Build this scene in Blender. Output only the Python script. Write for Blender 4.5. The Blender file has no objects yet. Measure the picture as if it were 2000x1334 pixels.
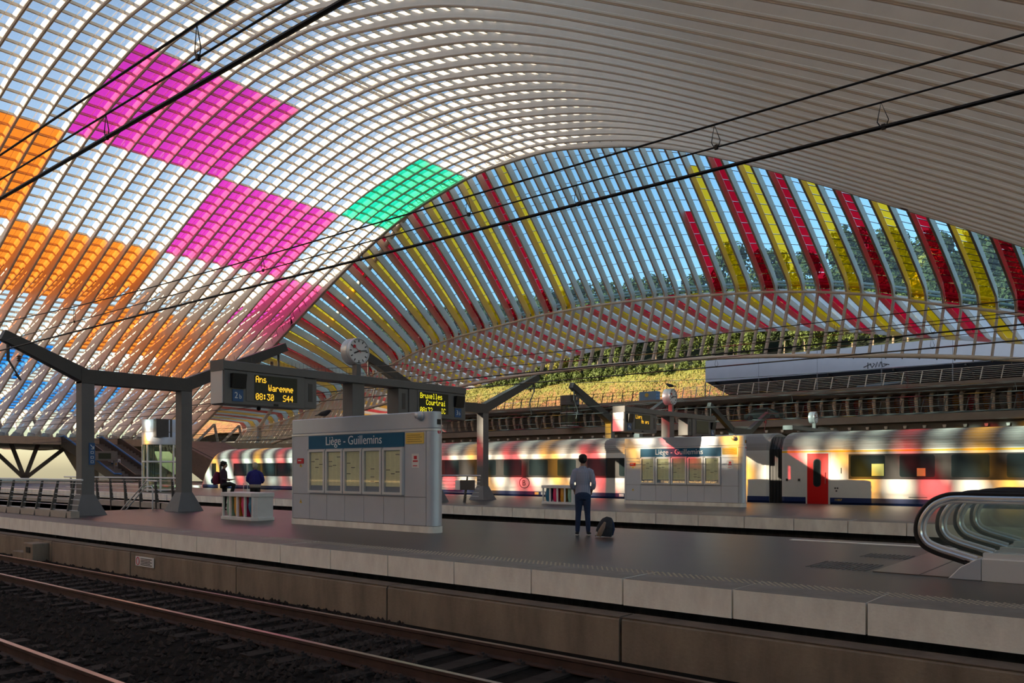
import bpy, bmesh, math, random
import numpy as np
from mathutils import Vector, Matrix
S = bpy.context.scene
COL = S.collection
R = math.radians
rnd = random.Random(7)

# ------------------------------------------------------------------ camera
cam = bpy.data.objects.new('camera', bpy.data.cameras.new('camera'))
COL.objects.link(cam); S.camera = cam
cam.data.sensor_width = 36.0
cam.data.lens = 28.44
cam.data.shift_y = 0.1255
cam.data.clip_end = 2000
cam.location = (0, 0, 1.45)
cam.rotation_euler = (R(90), 0, R(39.45))

# ------------------------------------------------------------------ light
SUN = Vector((0.48, 1.0, -0.30)).normalized()      # direction the light travels
SUN_BLOCK_H = 39.6  # height of the added block that holds low sun off the platforms
w = bpy.data.worlds.new('world'); S.world = w; w.use_nodes = True
nt = w.node_tree; bg = nt.nodes['Background']
sky = nt.nodes.new('ShaderNodeTexSky'); sky.sky_type = 'NISHITA'
sky.sun_disc = False; sky.sun_elevation = math.asin(-SUN.z); sky.sun_rotation = math.atan2(-SUN.x, -SUN.y)
sky.air_density = 1.0; sky.dust_density = 1.2; sky.ozone_density = 1.2; sky.altitude = 70
hs = nt.nodes.new('ShaderNodeHueSaturation'); hs.inputs['Saturation'].default_value = 1.0
nt.links.new(sky.outputs[0], hs.inputs['Color']); nt.links.new(hs.outputs[0], bg.inputs['Color'])
bg.inputs['Strength'].default_value = 0.26
sl = bpy.data.lights.new('sun', 'SUN'); sl.energy = 10.0; sl.angle = R(0.53); sl.color = (1.0, 0.84, 0.64)
so = bpy.data.objects.new('sun', sl); COL.objects.link(so)
so.location = (-40, -120, 60)
so.rotation_euler = SUN.to_track_quat('-Z', 'Y').to_euler()
S.view_settings.view_transform = 'Standard'; S.view_settings.look = 'None'
S.view_settings.exposure = 0.25; S.view_settings.gamma = 1.0
try: S.view_settings.use_curve_mapping = False
except Exception: pass
S.cycles.transparent_max_bounces = 40
S.cycles.max_bounces = 8; S.cycles.diffuse_bounces = 4; S.cycles.glossy_bounces = 4
S.cycles.sample_clamp_indirect = 4.0
S.cycles.use_denoising = True

# ------------------------------------------------------------------ materials
MATS = {}
def pm(name, col, rough=0.6, metal=0.0, var=0.0, scale=4.0, bump=0.0, stretch=(1, 1, 1), spec=0.4, emit=0.0, col2=None, detail=6.0, bscale=None, coat=0.0):
    m = bpy.data.materials.new(name); m.use_nodes = True; MATS[name] = m
    t = m.node_tree; b = t.nodes['Principled BSDF']
    c = tuple(col) + (1.0,)
    b.inputs['Base Color'].default_value = c
    b.inputs['Roughness'].default_value = rough; b.inputs['Metallic'].default_value = metal
    b.inputs['Specular IOR Level'].default_value = spec
    b.inputs['Coat Weight'].default_value = coat
    if emit > 0:
        b.inputs['Emission Color'].default_value = c; b.inputs['Emission Strength'].default_value = emit
    if var > 0 or bump > 0 or col2:
        tc = t.nodes.new('ShaderNodeTexCoord'); mp = t.nodes.new('ShaderNodeMapping'); mp.inputs['Scale'].default_value = stretch
        n = t.nodes.new('ShaderNodeTexNoise'); n.inputs['Scale'].default_value = scale; n.inputs['Detail'].default_value = detail
        n.inputs['Roughness'].default_value = 0.65
        t.links.new(tc.outputs['Object'], mp.inputs[0]); t.links.new(mp.outputs[0], n.inputs['Vector'])
        if var > 0 or col2:
            r = t.nodes.new('ShaderNodeValToRGB')
            a = tuple(max(0, x * (1 - var)) for x in col) + (1.0,)
            z = (tuple(col2) + (1.0,)) if col2 else tuple(min(1, x * (1 + var)) for x in col) + (1.0,)
            r.color_ramp.elements[0].position = 0.3; r.color_ramp.elements[1].position = 0.7
            r.color_ramp.elements[0].color = a; r.color_ramp.elements[1].color = z
            t.links.new(n.outputs['Fac'], r.inputs[0]); t.links.new(r.outputs[0], b.inputs['Base Color'])
        if bump > 0:
            bp = t.nodes.new('ShaderNodeBump'); bp.inputs['Strength'].default_value = bump; bp.inputs['Distance'].default_value = 0.02
            if bscale:
                n2 = t.nodes.new('ShaderNodeTexNoise'); n2.inputs['Scale'].default_value = bscale; n2.inputs['Detail'].default_value = 4
                t.links.new(tc.outputs['Object'], n2.inputs['Vector']); t.links.new(n2.outputs['Fac'], bp.inputs['Height'])
            else:
                t.links.new(n.outputs['Fac'], bp.inputs['Height'])
            t.links.new(bp.outputs[0], b.inputs['Normal'])
    return m
def glass(name, tint, scat, wt, gloss=1.0):
    m = bpy.data.materials.new(name); m.use_nodes = True; MATS[name] = m
    t = m.node_tree; t.nodes.clear()
    o = t.nodes.new('ShaderNodeOutputMaterial')
    tr = t.nodes.new('ShaderNodeBsdfTransparent'); tr.inputs[0].default_value = tuple(tint) + (1,)
    tl = t.nodes.new('ShaderNodeBsdfTranslucent'); tl.inputs[0].default_value = tuple(scat) + (1,)
    gl = t.nodes.new('ShaderNodeBsdfGlossy'); gl.inputs['Roughness'].default_value = 0.03; gl.inputs[0].default_value = (gloss, gloss, gloss, 1)
    lw0 = t.nodes.new('ShaderNodeLayerWeight'); pw = t.nodes.new('ShaderNodeMath'); pw.operation = 'POWER'; pw.inputs[1].default_value = 5
    lw = t.nodes.new('ShaderNodeMath'); lw.operation = 'MULTIPLY_ADD'; lw.inputs[1].default_value = 0.7; lw.inputs[2].default_value = 0.04
    t.links.new(lw0.outputs['Facing'], pw.inputs[0]); t.links.new(pw.outputs[0], lw.inputs[0])
    a = t.nodes.new('ShaderNodeMixShader'); a.inputs[0].default_value = wt
    b = t.nodes.new('ShaderNodeMixShader')
    t.links.new(tr.outputs[0], a.inputs[1]); t.links.new(tl.outputs[0], a.inputs[2])
    t.links.new(lw.outputs[0], b.inputs[0]); t.links.new(a.outputs[0], b.inputs[1]); t.links.new(gl.outputs[0], b.inputs[2])
    t.links.new(b.outputs[0], o.inputs[0])
    return m

pm('rib_white', (0.84, 0.72, 0.58), 0.55, var=0.05, scale=0.8)
pm('steel_grey', (0.15, 0.145, 0.14), 0.5, var=0.08, scale=2)
pm('steel_dark', (0.07, 0.065, 0.06), 0.5, var=0.1, scale=2)
pm('purlin_paint', (0.62, 0.53, 0.40), 0.6)
pm('kiosk_grey', (0.55, 0.59, 0.65), 0.38, metal=0.35, var=0.05, scale=1.2)
pm('alu', (0.74, 0.75, 0.75), 0.35, metal=0.35)
pm('chrome', (0.75, 0.74, 0.73), 0.2, metal=1.0)
pm('plate_steel', (0.16, 0.13, 0.115), 0.3, metal=0.6, var=0.1, scale=2)
pm('rubber', (0.012, 0.012, 0.013), 0.45)
pm('black', (0.01, 0.01, 0.011), 0.5)
pm('opening_shade', (0.012, 0.011, 0.01), 0.9)
pm('sign_blue', (0.0, 0.10, 0.20), 0.25, coat=0.3)
pm('pict_blue', (0.015, 0.09, 0.26), 0.35)
pm('white_paint', (0.78, 0.77, 0.75), 0.5)
pm('bin_white', (0.72, 0.71, 0.69), 0.5, var=0.04)
pm('letter_white', (0.85, 0.87, 0.88), 0.5)
pm('letter_black', (0.03, 0.03, 0.03), 0.6)
pm('paper_yellow', (0.86, 0.85, 0.52), 0.7, var=0.06, scale=9)
pm('paper_line', (0.62, 0.62, 0.38), 0.8)
pm('paper_base', (0.22, 0.25, 0.30), 0.6)
pm('notice_yellow', (0.85, 0.58, 0.12), 0.5)
pm('notice_red', (0.62, 0.02, 0.035), 0.45)
pm('led_amber', (1.0, 0.52, 0.03), 0.5, emit=1.25)
pm('led_yellow', (0.92, 0.80, 0.02), 0.5, emit=1.0)
pm('led_panel', (0.012, 0.016, 0.008), 0.3)
pm('led_line', (0.02, 0.03, 0.012), 0.5)
pm('paving', (0.056, 0.045, 0.040), 0.35, var=0.22, scale=0.9, bump=0.25, bscale=60, stretch=(0.25, 1, 1))
pm('slab', (0.88, 0.82, 0.73), 0.75, var=0.18, scale=2.2, bump=0.2, bscale=30, stretch=(1, 1, 0.35))
pm('slab_top', (0.20, 0.175, 0.15), 0.6, var=0.25, scale=2.5)
pm('stud', (0.42, 0.36, 0.26), 0.6)
pm('upstand', (0.24, 0.19, 0.14), 0.85, var=0.35, scale=1.6, bump=0.3, bscale=22, stretch=(1, 1, 0.3))
pm('upstand_edge', (0.15, 0.11, 0.08), 0.85, var=0.3, scale=3)
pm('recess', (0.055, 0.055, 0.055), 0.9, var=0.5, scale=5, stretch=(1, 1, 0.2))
pm('rail_side', (0.06, 0.033, 0.025), 0.7, var=0.35, scale=3)
pm('rail_top', (0.42, 0.34, 0.30), 0.28, metal=0.9)
pm('sleeper', (0.034, 0.027, 0.023), 0.9, spec=0.15, var=0.35, scale=3)
pm('clip', (0.05, 0.035, 0.03), 0.8)
pm('ballast_bed', (0.012, 0.010, 0.008), 0.95, spec=0.1, var=0.4, scale=14, bump=0.8)
pm('stone', (0.034, 0.026, 0.022), 0.9, var=0.6, scale=1.7, spec=0.15)
pm('concrete', (0.42, 0.37, 0.31), 0.8, var=0.12, scale=1.0)
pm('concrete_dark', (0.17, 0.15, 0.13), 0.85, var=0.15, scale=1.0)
pm('deck_paint', (0.33, 0.29, 0.25), 0.7, var=0.1, scale=0.7)
pm('train_white', (0.74, 0.71, 0.65), 0.42, var=0.05, scale=1.0, spec=0.5)
pm('train_roof', (0.31, 0.285, 0.26), 0.5, var=0.14, scale=1.4, stretch=(0.2, 1, 3))
pm('train_yellow', (0.90, 0.50, 0.0), 0.4)
pm('train_blue', (0.012, 0.03, 0.12), 0.4)
pm('train_red', (0.72, 0.008, 0.008), 0.35)
pm('train_band', (0.022, 0.02, 0.02), 0.3)
pm('train_under', (0.028, 0.024, 0.022), 0.8, var=0.4, scale=4)
pm('train_glass', (0.018, 0.028, 0.03), 0.05, spec=0.55)
pm('skirt_cream', (0.55, 0.53, 0.48), 0.6)
pm('patch_yellow_green', (0.55, 0.58, 0.18), 0.7)
pm('hoarding', (0.60, 0.61, 0.64), 0.6, var=0.05, scale=0.5)
pm('hoard_dark', (0.10, 0.105, 0.115), 0.7)
pm('tarp_blue', (0.25, 0.42, 0.62), 0.6)
m = pm('grass', (0.13, 0.075, 0.03), 0.95, scale=0.9, col2=(0.36, 0.15, 0.06), var=0.4, bump=1.0, bscale=1.5)
t = m.node_tree; b = t.nodes['Principled BSDF']          # green turf on the upper part of the slope, bare soil below
tc = t.nodes.new('ShaderNodeTexCoord'); sx = t.nodes.new('ShaderNodeSeparateXYZ'); mr = t.nodes.new('ShaderNodeMapRange')
mr.inputs['From Min'].default_value = 18.0; mr.inputs['From Max'].default_value = 26.5
nz = t.nodes.new('ShaderNodeTexNoise'); nz.inputs['Scale'].default_value = 0.35; nz.inputs['Detail'].default_value = 8
ad = t.nodes.new('ShaderNodeMath'); ad.operation = 'ADD'; sb = t.nodes.new('ShaderNodeMath'); sb.operation = 'MULTIPLY_ADD'; sb.inputs[1].default_value = 1.6; sb.inputs[2].default_value = -0.8; sb.use_clamp = False
cl = t.nodes.new('ShaderNodeClamp'); mx = t.nodes.new('ShaderNodeMix'); mx.data_type = 'RGBA'; mx.inputs['B'].default_value = (0.17, 0.19, 0.035, 1)
t.links.new(tc.outputs['Object'], sx.inputs[0]); t.links.new(sx.outputs['Z'], mr.inputs['Value']); t.links.new(tc.outputs['Object'], nz.inputs['Vector'])
t.links.new(nz.outputs['Fac'], sb.inputs[0]); t.links.new(mr.outputs[0], ad.inputs[0]); t.links.new(sb.outputs[0], ad.inputs[1]); t.links.new(ad.outputs[0], cl.inputs[0])
lk = b.inputs['Base Color'].links[0].from_socket
t.links.new(lk, mx.inputs['A']); t.links.new(cl.outputs[0], mx.inputs['Factor']); t.links.new(mx.outputs['Result'], b.inputs['Base Color'])
pm('hill_green', (0.02, 0.03, 0.01), 0.95, var=0.4, scale=0.5)
pm('leaf_dark', (0.028, 0.046, 0.010), 0.7, var=0.4, scale=0.8)
pm('leaf_mid', (0.075, 0.105, 0.018), 0.7, var=0.4, scale=0.8)
pm('leaf_gold', (0.19, 0.18, 0.03), 0.7, var=0.4, scale=0.8)
pm('bark', (0.23, 0.18, 0.12), 0.9, var=0.3, scale=4)
pm('skin', (0.42, 0.25, 0.17), 0.55)
pm('hair_dark', (0.012, 0.009, 0.008), 0.6)
pm('hair_blond', (0.52, 0.44, 0.30), 0.7, var=0.2, scale=20)
pm('denim', (0.018, 0.035, 0.085), 0.85, var=0.15, scale=20)
pm('purple', (0.055, 0.02, 0.045), 0.85)
pm('royal', (0.025, 0.022, 0.17), 0.85, var=0.15, scale=10)
pm('cream_cloth', (0.40, 0.34, 0.28), 0.85)
pm('bag_black', (0.022, 0.026, 0.034), 0.75, var=0.2, scale=12)
pm('bag_teal', (0.02, 0.10, 0.16), 0.6)
pm('bag_wine', (0.16, 0.012, 0.04), 0.7)
pm('bag_tan', (0.26, 0.19, 0.14), 0.8)
pm('shoe_sole', (0.6, 0.58, 0.54), 0.7)
for nm, c in (('green', (0.28, 0.50, 0.36)), ('orange', (0.70, 0.32, 0.02)), ('pink', (0.70, 0.02, 0.13)), ('blue', (0.02, 0.17, 0.30))):
    pm('sack_' + nm, c, 0.3, bump=0.6, scale=7, stretch=(1, 1, 0.5), var=0.15, spec=0.6)
pm('city', (0.33, 0.29, 0.25), 0.9, var=0.1, scale=0.3)
pm('bird', (0.03, 0.03, 0.035), 0.7)
pm('insulator', (0.20, 0.12, 0.08), 0.4)
pm('lamp_white', (0.8, 0.78, 0.7), 0.5)
pm('esc_blue', (0.02, 0.13, 0.42), 0.4)
pm('car_teal', (0.05, 0.14, 0.15), 0.3, coat=0.5)
# striped shirt: fine woven stripes in the cloth
m = pm('shirt', (0.30, 0.33, 0.43), 0.85)
t = m.node_tree; b = t.nodes['Principled BSDF']
tc = t.nodes.new('ShaderNodeTexCoord'); wv = t.nodes.new('ShaderNodeTexWave'); wv.wave_type = 'BANDS'; wv.bands_direction = 'X'
wv.inputs['Scale'].default_value = 11; wv.inputs['Distortion'].default_value = 0.6
wv2 = t.nodes.new('ShaderNodeTexWave'); wv2.bands_direction = 'Z'; wv2.inputs['Scale'].default_value = 11
mx = t.nodes.new('ShaderNodeMath'); mx.operation = 'MULTIPLY'
rp = t.nodes.new('ShaderNodeValToRGB'); rp.color_ramp.elements[0].color = (0.24, 0.27, 0.38, 1); rp.color_ramp.elements[1].color = (0.46, 0.48, 0.55, 1)
t.links.new(tc.outputs['Object'], wv.inputs[0]); t.links.new(tc.outputs['Object'], wv2.inputs[0])
t.links.new(wv.outputs['Fac'], mx.inputs[0]); t.links.new(wv2.outputs['Fac'], mx.inputs[1])
t.links.new(mx.outputs[0], rp.inputs[0]); t.links.new(rp.outputs[0], b.inputs['Base Color'])

glass('glass_clear', (0.90, 0.94, 0.96), (0.9, 0.9, 0.88), 0.04)
glass('glass_magenta', (0.88, 0.10, 0.40), (1.0, 0.0, 0.70), 0.24)
glass('glass_orange', (1.0, 0.30, 0.05), (1.0, 0.22, 0.0), 0.40)
glass('glass_green', (0.05, 0.85, 0.50), (0.0, 0.9, 0.45), 0.30)
glass('glass_blue', (0.02, 0.30, 0.90), (0.0, 0.22, 0.95), 0.34)
glass('glass_cyan', (0.55, 0.86, 0.97), (0.75, 0.85, 0.85), 0.10)
glass('glass_red', (0.55, 0.006, 0.02), (0.7, 0.0, 0.015), 0.2)
glass('glass_yellow', (1.0, 0.62, 0.03), (1.0, 0.60, 0.0), 0.34)
glass('visor_clear', (0.88, 0.92, 0.92), (0.95, 0.96, 0.92), 0.8)
glass('visor_red', (0.85, 0.03, 0.06), (0.95, 0.0, 0.04), 0.75)
glass('visor_yellow', (1.0, 0.52, 0.06), (1.0, 0.58, 0.0), 0.75)
glass('city_clear', (0.92, 0.93, 0.90), (0.9, 0.9, 0.88), 0.05)
glass('city_red', (0.90, 0.07, 0.10), (0.85, 0.0, 0.03), 0.08)
glass('city_yellow', (1.0, 0.55, 0.09), (1.0, 0.52, 0.0), 0.08)
glass('glass_case', (0.97, 0.975, 0.97), (0.9, 0.9, 0.9), 0.01)
glass('glass_rail', (0.91, 0.95, 0.93), (0.6, 0.7, 0.65), 0.05)
glass('glass_lift', (0.62, 0.74, 0.62), (0.4, 0.5, 0.4), 0.06)

# ------------------------------------------------------------------ mesh helpers
LOC = {}
class MB:
    def __init__(s): s.v = []; s.f = []; s.m = []
    def add(s, vs, fs, m=0):
        o = len(s.v); s.v += [tuple(p) for p in vs]; s.f += [tuple(i + o for i in q) for q in fs]; s.m += [m] * len(fs); return s
    def box(s, x0, x1, y0, y1, z0, z1, m=0):
        return s.add([(x0, y0, z0), (x1, y0, z0), (x1, y1, z0), (x0, y1, z0), (x0, y0, z1), (x1, y0, z1), (x1, y1, z1), (x0, y1, z1)],
                     [(0, 3, 2, 1), (4, 5, 6, 7), (0, 1, 5, 4), (1, 2, 6, 5), (2, 3, 7, 6), (3, 0, 4, 7)], m)
    def bar(s, p, q, wd, ht, m=0, up=(0, 0, 1), ends=(1, 1)):
        p = Vector(p); q = Vector(q); d = (q - p).normalized(); u = Vector(up)
        r = d.cross(u)
        if r.length < 1e-4: r = d.cross(Vector((1, 0, 0)))
        r.normalize(); u = r.cross(d).normalized()
        vs = []
        for c, k in ((p, ends[0]), (q, ends[1])):
            for a, b2 in ((-1, -1), (1, -1), (1, 1), (-1, 1)):
                vs.append(c + r * (a * wd / 2 * k) + u * (b2 * ht / 2 * k))
        return s.add(vs, [(3, 2, 1, 0), (4, 5, 6, 7), (0, 1, 5, 4), (1, 2, 6, 5), (2, 3, 7, 6), (3, 0, 4, 7)], m)
    def tube(s, pts, r, n=8, m=0, cap=True, closed=False):
        pts = [Vector(p) for p in pts]; k = len(pts); rr = r if isinstance(r, (list, tuple)) else [r] * k
        vs = []; nrm = None
        for i, p in enumerate(pts):
            if closed: d = pts[(i + 1) % k] - pts[i - 1]
            else: d = pts[min(i + 1, k - 1)] - pts[max(i - 1, 0)]
            if d.length < 1e-9: d = Vector((0, 0, 1))
            d.normalize()
            if nrm is None:
                nrm = d.orthogonal().normalized()
            else:
                nrm = nrm - d * nrm.dot(d)
                nrm = nrm.normalized() if nrm.length > 1e-6 else d.orthogonal().normalized()
            bn = d.cross(nrm)
            for j in range(n):
                a = 2 * math.pi * (j + 0.5) / n
                vs.append(p + nrm * (math.cos(a) * rr[i]) + bn * (math.sin(a) * rr[i]))
        fs = []
        for i in range(k if closed else k - 1):
            i2 = (i + 1) % k
            for j in range(n):
                j2 = (j + 1) % n
                fs.append((i * n + j, i * n + j2, i2 * n + j2, i2 * n + j))
        if cap and not closed:
            fs.append(tuple(reversed(range(n)))); fs.append(tuple(range((k - 1) * n, k * n)))
        return s.add(vs, fs, m)
    def prism(s, poly, axis, a, b, m=0):
        # poly: 2d points; axis 'x','y','z' of extrusion
        def P(u, v, c):
            return {'x': (c, u, v), 'y': (u, c, v), 'z': (u, v, c)}[axis]
        n = len(poly)
        vs = [P(u, v, a) for u, v in poly] + [P(u, v, b) for u, v in poly]
        fs = [tuple(range(n)), tuple(reversed(range(n, 2 * n)))] + [(i, i + n, (i + 1) % n + n, (i + 1) % n) for i in range(n)]
        return s.add(vs, fs, m)
    def lathe(s, prof, c, axis='z', n=20, m=0):
        # prof: (r, h)
        vs = []
        for r, h in prof:
            for j in range(n):
                a = 2 * math.pi * j / n; x, y = r * math.cos(a), r * math.sin(a)
                p = {'z': (x, y, h), 'x': (h, x, y), 'y': (x, h, y)}[axis]
                vs.append((p[0] + c[0], p[1] + c[1], p[2] + c[2]))
        fs = []
        for i in range(len(prof) - 1):
            for j in range(n):
                j2 = (j + 1) % n
                fs.append((i * n + j, i * n + j2, (i + 1) * n + j2, (i + 1) * n + j))
        fs.append(tuple(reversed(range(n)))); fs.append(tuple(range((len(prof) - 1) * n, len(prof) * n)))
        return s.add(vs, fs, m)
    def ell(s, c, rx, ry, rz, n=10, k=7, m=0):
        vs = []; fs = []
        for i in range(k + 1):
            ph = math.pi * i / k
            for j in range(n):
                a = 2 * math.pi * j / n
                vs.append((c[0] + rx * math.sin(ph) * math.cos(a), c[1] + ry * math.sin(ph) * math.sin(a), c[2] + rz * math.cos(ph)))
        for i in range(k):
            for j in range(n):
                j2 = (j + 1) % n
                fs.append((i * n + j, (i + 1) * n + j, (i + 1) * n + j2, i * n + j2))
        return s.add(vs, fs, m)
    def build(s, name, mats, parent=None, smooth=False, bevel=0.0, fix=True, **props):
        if isinstance(mats, str): mats = [mats]
        L = Vector(LOC.get(parent.name, (0, 0, 0))) if parent else Vector((0, 0, 0))
        me = bpy.data.meshes.new(name)
        v = np.array(s.v, float) - np.array(L)
        me.from_pydata(v.tolist(), [], s.f)
        for q in mats: me.materials.append(MATS[q])
        if len(mats) > 1: me.polygons.foreach_set('material_index', s.m)
        if smooth: me.polygons.foreach_set('use_smooth', [True] * len(s.f))
        me.update()
        if fix:
            bm = bmesh.new(); bm.from_mesh(me); bmesh.ops.recalc_face_normals(bm, faces=bm.faces); bm.to_mesh(me); bm.free()
        if smooth:
            try: me.set_sharp_from_angle(angle=R(40))
            except Exception: pass
        o = bpy.data.objects.new(name, me); COL.objects.link(o)
        if parent:
            o.parent = parent; LOC[o.name] = tuple(L)
        if bevel:
            b = o.modifiers.new('bevel', 'BEVEL'); b.width = bevel; b.segments = 2; b.limit_method = 'ANGLE'
        for k2, x in props.items(): o[k2] = x
        return o
def thing(name, label, cat, loc=(0, 0, 0), group=None, kind=None):
    o = bpy.data.objects.new(name, None); COL.objects.link(o); o.location = loc; o.empty_display_size = 0.3
    LOC[o.name] = tuple(loc)
    o['label'] = label; o['category'] = cat
    if group: o['group'] = group
    if kind: o['kind'] = kind
    return o
def dup(root, loc, label=None, group=None):
    r = root.copy(); COL.objects.link(r); r.location = loc; LOC[r.name] = tuple(loc)
    if label: r['label'] = label
    if group: r['group'] = group
    def rec(src, dst):
        for ch in src.children:
            c = ch.copy(); COL.objects.link(c); c.parent = dst; LOC[c.name] = tuple(loc); rec(ch, c)
    rec(root, r)
    return r
def text(body, size, loc, rot, mat, parent, name='lettering', align='LEFT', sx=1.0, depth=0.004):
    cu = bpy.data.curves.new(name, 'FONT'); cu.body = body; cu.size = size; cu.align_x = align; cu.extrude = depth
    cu.space_character = 1.0; cu.resolution_u = 3
    cu.materials.append(MATS[mat])
    oc = bpy.data.objects.new(name, cu); COL.objects.link(oc)
    bpy.context.view_layer.update()
    me = bpy.data.meshes.new_from_object(oc.evaluated_get(bpy.context.evaluated_depsgraph_get()))
    bpy.data.objects.remove(oc); bpy.data.curves.remove(cu)
    o = bpy.data.objects.new(name, me); COL.objects.link(o); o['kind'] = 'stuff'
    L = Vector(LOC.get(parent.name, (0, 0, 0))) if parent else Vector((0, 0, 0))
    o.parent = parent; LOC[o.name] = tuple(L); o.location = Vector(loc) - L; o.rotation_euler = rot; o.scale = (sx, 1, 1)
    return o
ROT_FRONT = (R(90), 0, 0)            # lettering on a face that looks to -Y
ROT_SIDE = (R(90), 0, R(90))         # lettering on a face that looks to +X

def curve(tab):
    xs = np.array([p[0] for p in tab], float); ys = np.array([p[1] for p in tab], float)
    m = np.gradient(ys, xs); m[0] = 0.0
    def fn(x):
        x = np.abs(np.asarray(x, float)); xc = np.clip(x, xs[0], xs[-1])
        i = np.clip(np.searchsorted(xs, xc, side='right') - 1, 0, len(xs) - 2)
        hh = xs[i + 1] - xs[i]; t = (xc - xs[i]) / hh
        y = (2*t**3 - 3*t**2 + 1)*ys[i] + (t**3 - 2*t**2 + t)*hh*m[i] + (-2*t**3 + 3*t**2)*ys[i+1] + (t**3 - t**2)*hh*m[i+1]
        return y + (x - xc) * m[-1]
    return fn
XC = -54.0
IN = curve([(0, 33.75), (5, 33.6), (10, 32.7), (17, 30.95), (24, 28.15), (32, 24.2), (40, 19.95), (46, 16.7), (55, 11.5), (63, 7.3), (66.5, 5.4)])
OUT = curve([(0, 34.55), (7, 34.05), (12, 33.15), (19.8, 30.8), (26, 28.3), (32.5, 25.55), (38, 23.35), (45.3, 21.25), (58, 17.6), (71, 14.2), (84, 10.9), (88, 9.7)])
PITCH = 1.825
RIBY = [43.65 + PITCH * k for k in range(-29, 13)]
YA, YE = RIBY[0], RIBY[-1]
AF = 38.5

# ------------------------------------------------------------------ the vault
vault = thing('ceiling', 'vast white ribbed vault over the tracks, its glass set with magenta, orange, green and blue squares', 'roof', (XC, (YA + YE) / 2, 0), kind='structure')
def slope(fn, a): return (float(fn(a + 0.05)) - float(fn(abs(a - 0.05)))) / 0.1
def rib_mesh(y, th):
    b = MB()
    def strip(lo, hi, cap_lo=True, cap_hi=True):
        n = len(lo); vs = []
        for (x, z), (x2, z2) in zip(lo, hi):
            vs += [(x, y - th, z), (x, y + th, z), (x2, y - th, z2), (x2, y + th, z2)]
        fs = []
        for i in range(n - 1):
            a, c = 4 * i, 4 * i + 4
            fs += [(a, c, c + 2, a + 2), (a + 1, a + 3, c + 3, c + 1)]
            if cap_lo: fs.append((a, a + 1, c + 1, c))
            if cap_hi: fs.append((a + 2, c + 2, c + 3, a + 3))
        fs += [(0, 2, 3, 1), (4 * n - 4, 4 * n - 3, 4 * n - 1, 4 * n - 2)]
        b.add(vs, fs)
    A = np.linspace(-AF, AF, 49)
    strip([(XC + a, float(IN(a))) for a in A], [(XC + a, float(OUT(a))) for a in A], True, False)
    for sg in (-1, 1):
        A = np.linspace(AF - 0.6, 66.5, 14)
        lo = []; hi = []
        for i, a in enumerate(A):
            s = slope(IN, a); k = math.sqrt(1 + s * s)
            lo.append((XC + sg * a, float(IN(a)))); d = 1.62 if i else 1.3
            hi.append((XC + sg * (a + d * (-s) / k * 1.0), float(IN(a)) + d / k))
        strip(lo, hi)
        A = np.linspace(AF - 0.6, 88, 22); lo = []; hi = []
        for i, a in enumerate(A):
            s = slope(OUT, a); k = math.sqrt(1 + s * s); d = 0.6
            hi.append((XC + sg * a, float(OUT(a)))); lo.append((XC + sg * (a - d * (-s) / k), float(OUT(a)) - d / k))
        # rounded tail that curls under the eaves
        ex, ez = a, float(OUT(a))
        for t in range(1, 9):
            an = t / 8 * R(200)
            cx0, cz0 = ex, ez - 0.95
            px, pz = cx0 + 0.95 * math.sin(an + R(14)), cz0 + 0.95 * math.cos(an + R(14))
            qx, qz = cx0 + 0.4 * math.sin(an + R(14)), cz0 + 0.4 * math.cos(an + R(14))
            hi.append((XC + sg * px, pz)); lo.append((XC + sg * qx, qz))
        strip(lo, hi)
    # flange along the inner edge
    A = np.linspace(-66.5, 66.5, 81); hw, hh = (0.12, 0.105) if th < 0.1 else (0.24, 0.15)
    prof = [(math.cos(t) * hw, math.sin(t) * hh) for t in [2 * math.pi * (j + 0.5) / 8 for j in range(8)]]
    vs = []; fs = []
    for i, a in enumerate(A):
        s = slope(IN, abs(a)) * (1 if a > 0 else -1); k = math.sqrt(1 + s * s); nx, nz = -s / k, 1 / k
        z = float(IN(a))
        for u, v in prof: vs.append((XC + a + nx * (v + hh), y + u, z + nz * (v + hh)))
    for i in range(len(A) - 1):
        for j in range(8):
            j2 = (j + 1) % 8; fs.append((i * 8 + j, i * 8 + j2, (i + 1) * 8 + j2, (i + 1) * 8 + j))
    b.add(vs, fs)
    return b
rib0 = rib_mesh((YA + YE) / 2, 0.06).build('rib', 'rib_white', vault, smooth=True)
for i, y in enumerate(RIBY[1:-1]):
    o = rib0 if i == 0 else rib0.copy()
    if i: COL.objects.link(o)
    o.location = (0, y - (YA + YE) / 2, 0)
edge0 = rib_mesh((YA + YE) / 2, 0.2).build('edge_arch', 'rib_white', vault, smooth=True, label='thicker arch that closes the end of the vault')
edge1 = edge0.copy(); COL.objects.link(edge1)
edge0.location = (0, YA - (YA + YE) / 2, 0); edge1.location = (0, YE - (YA + YE) / 2, 0)
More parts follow.
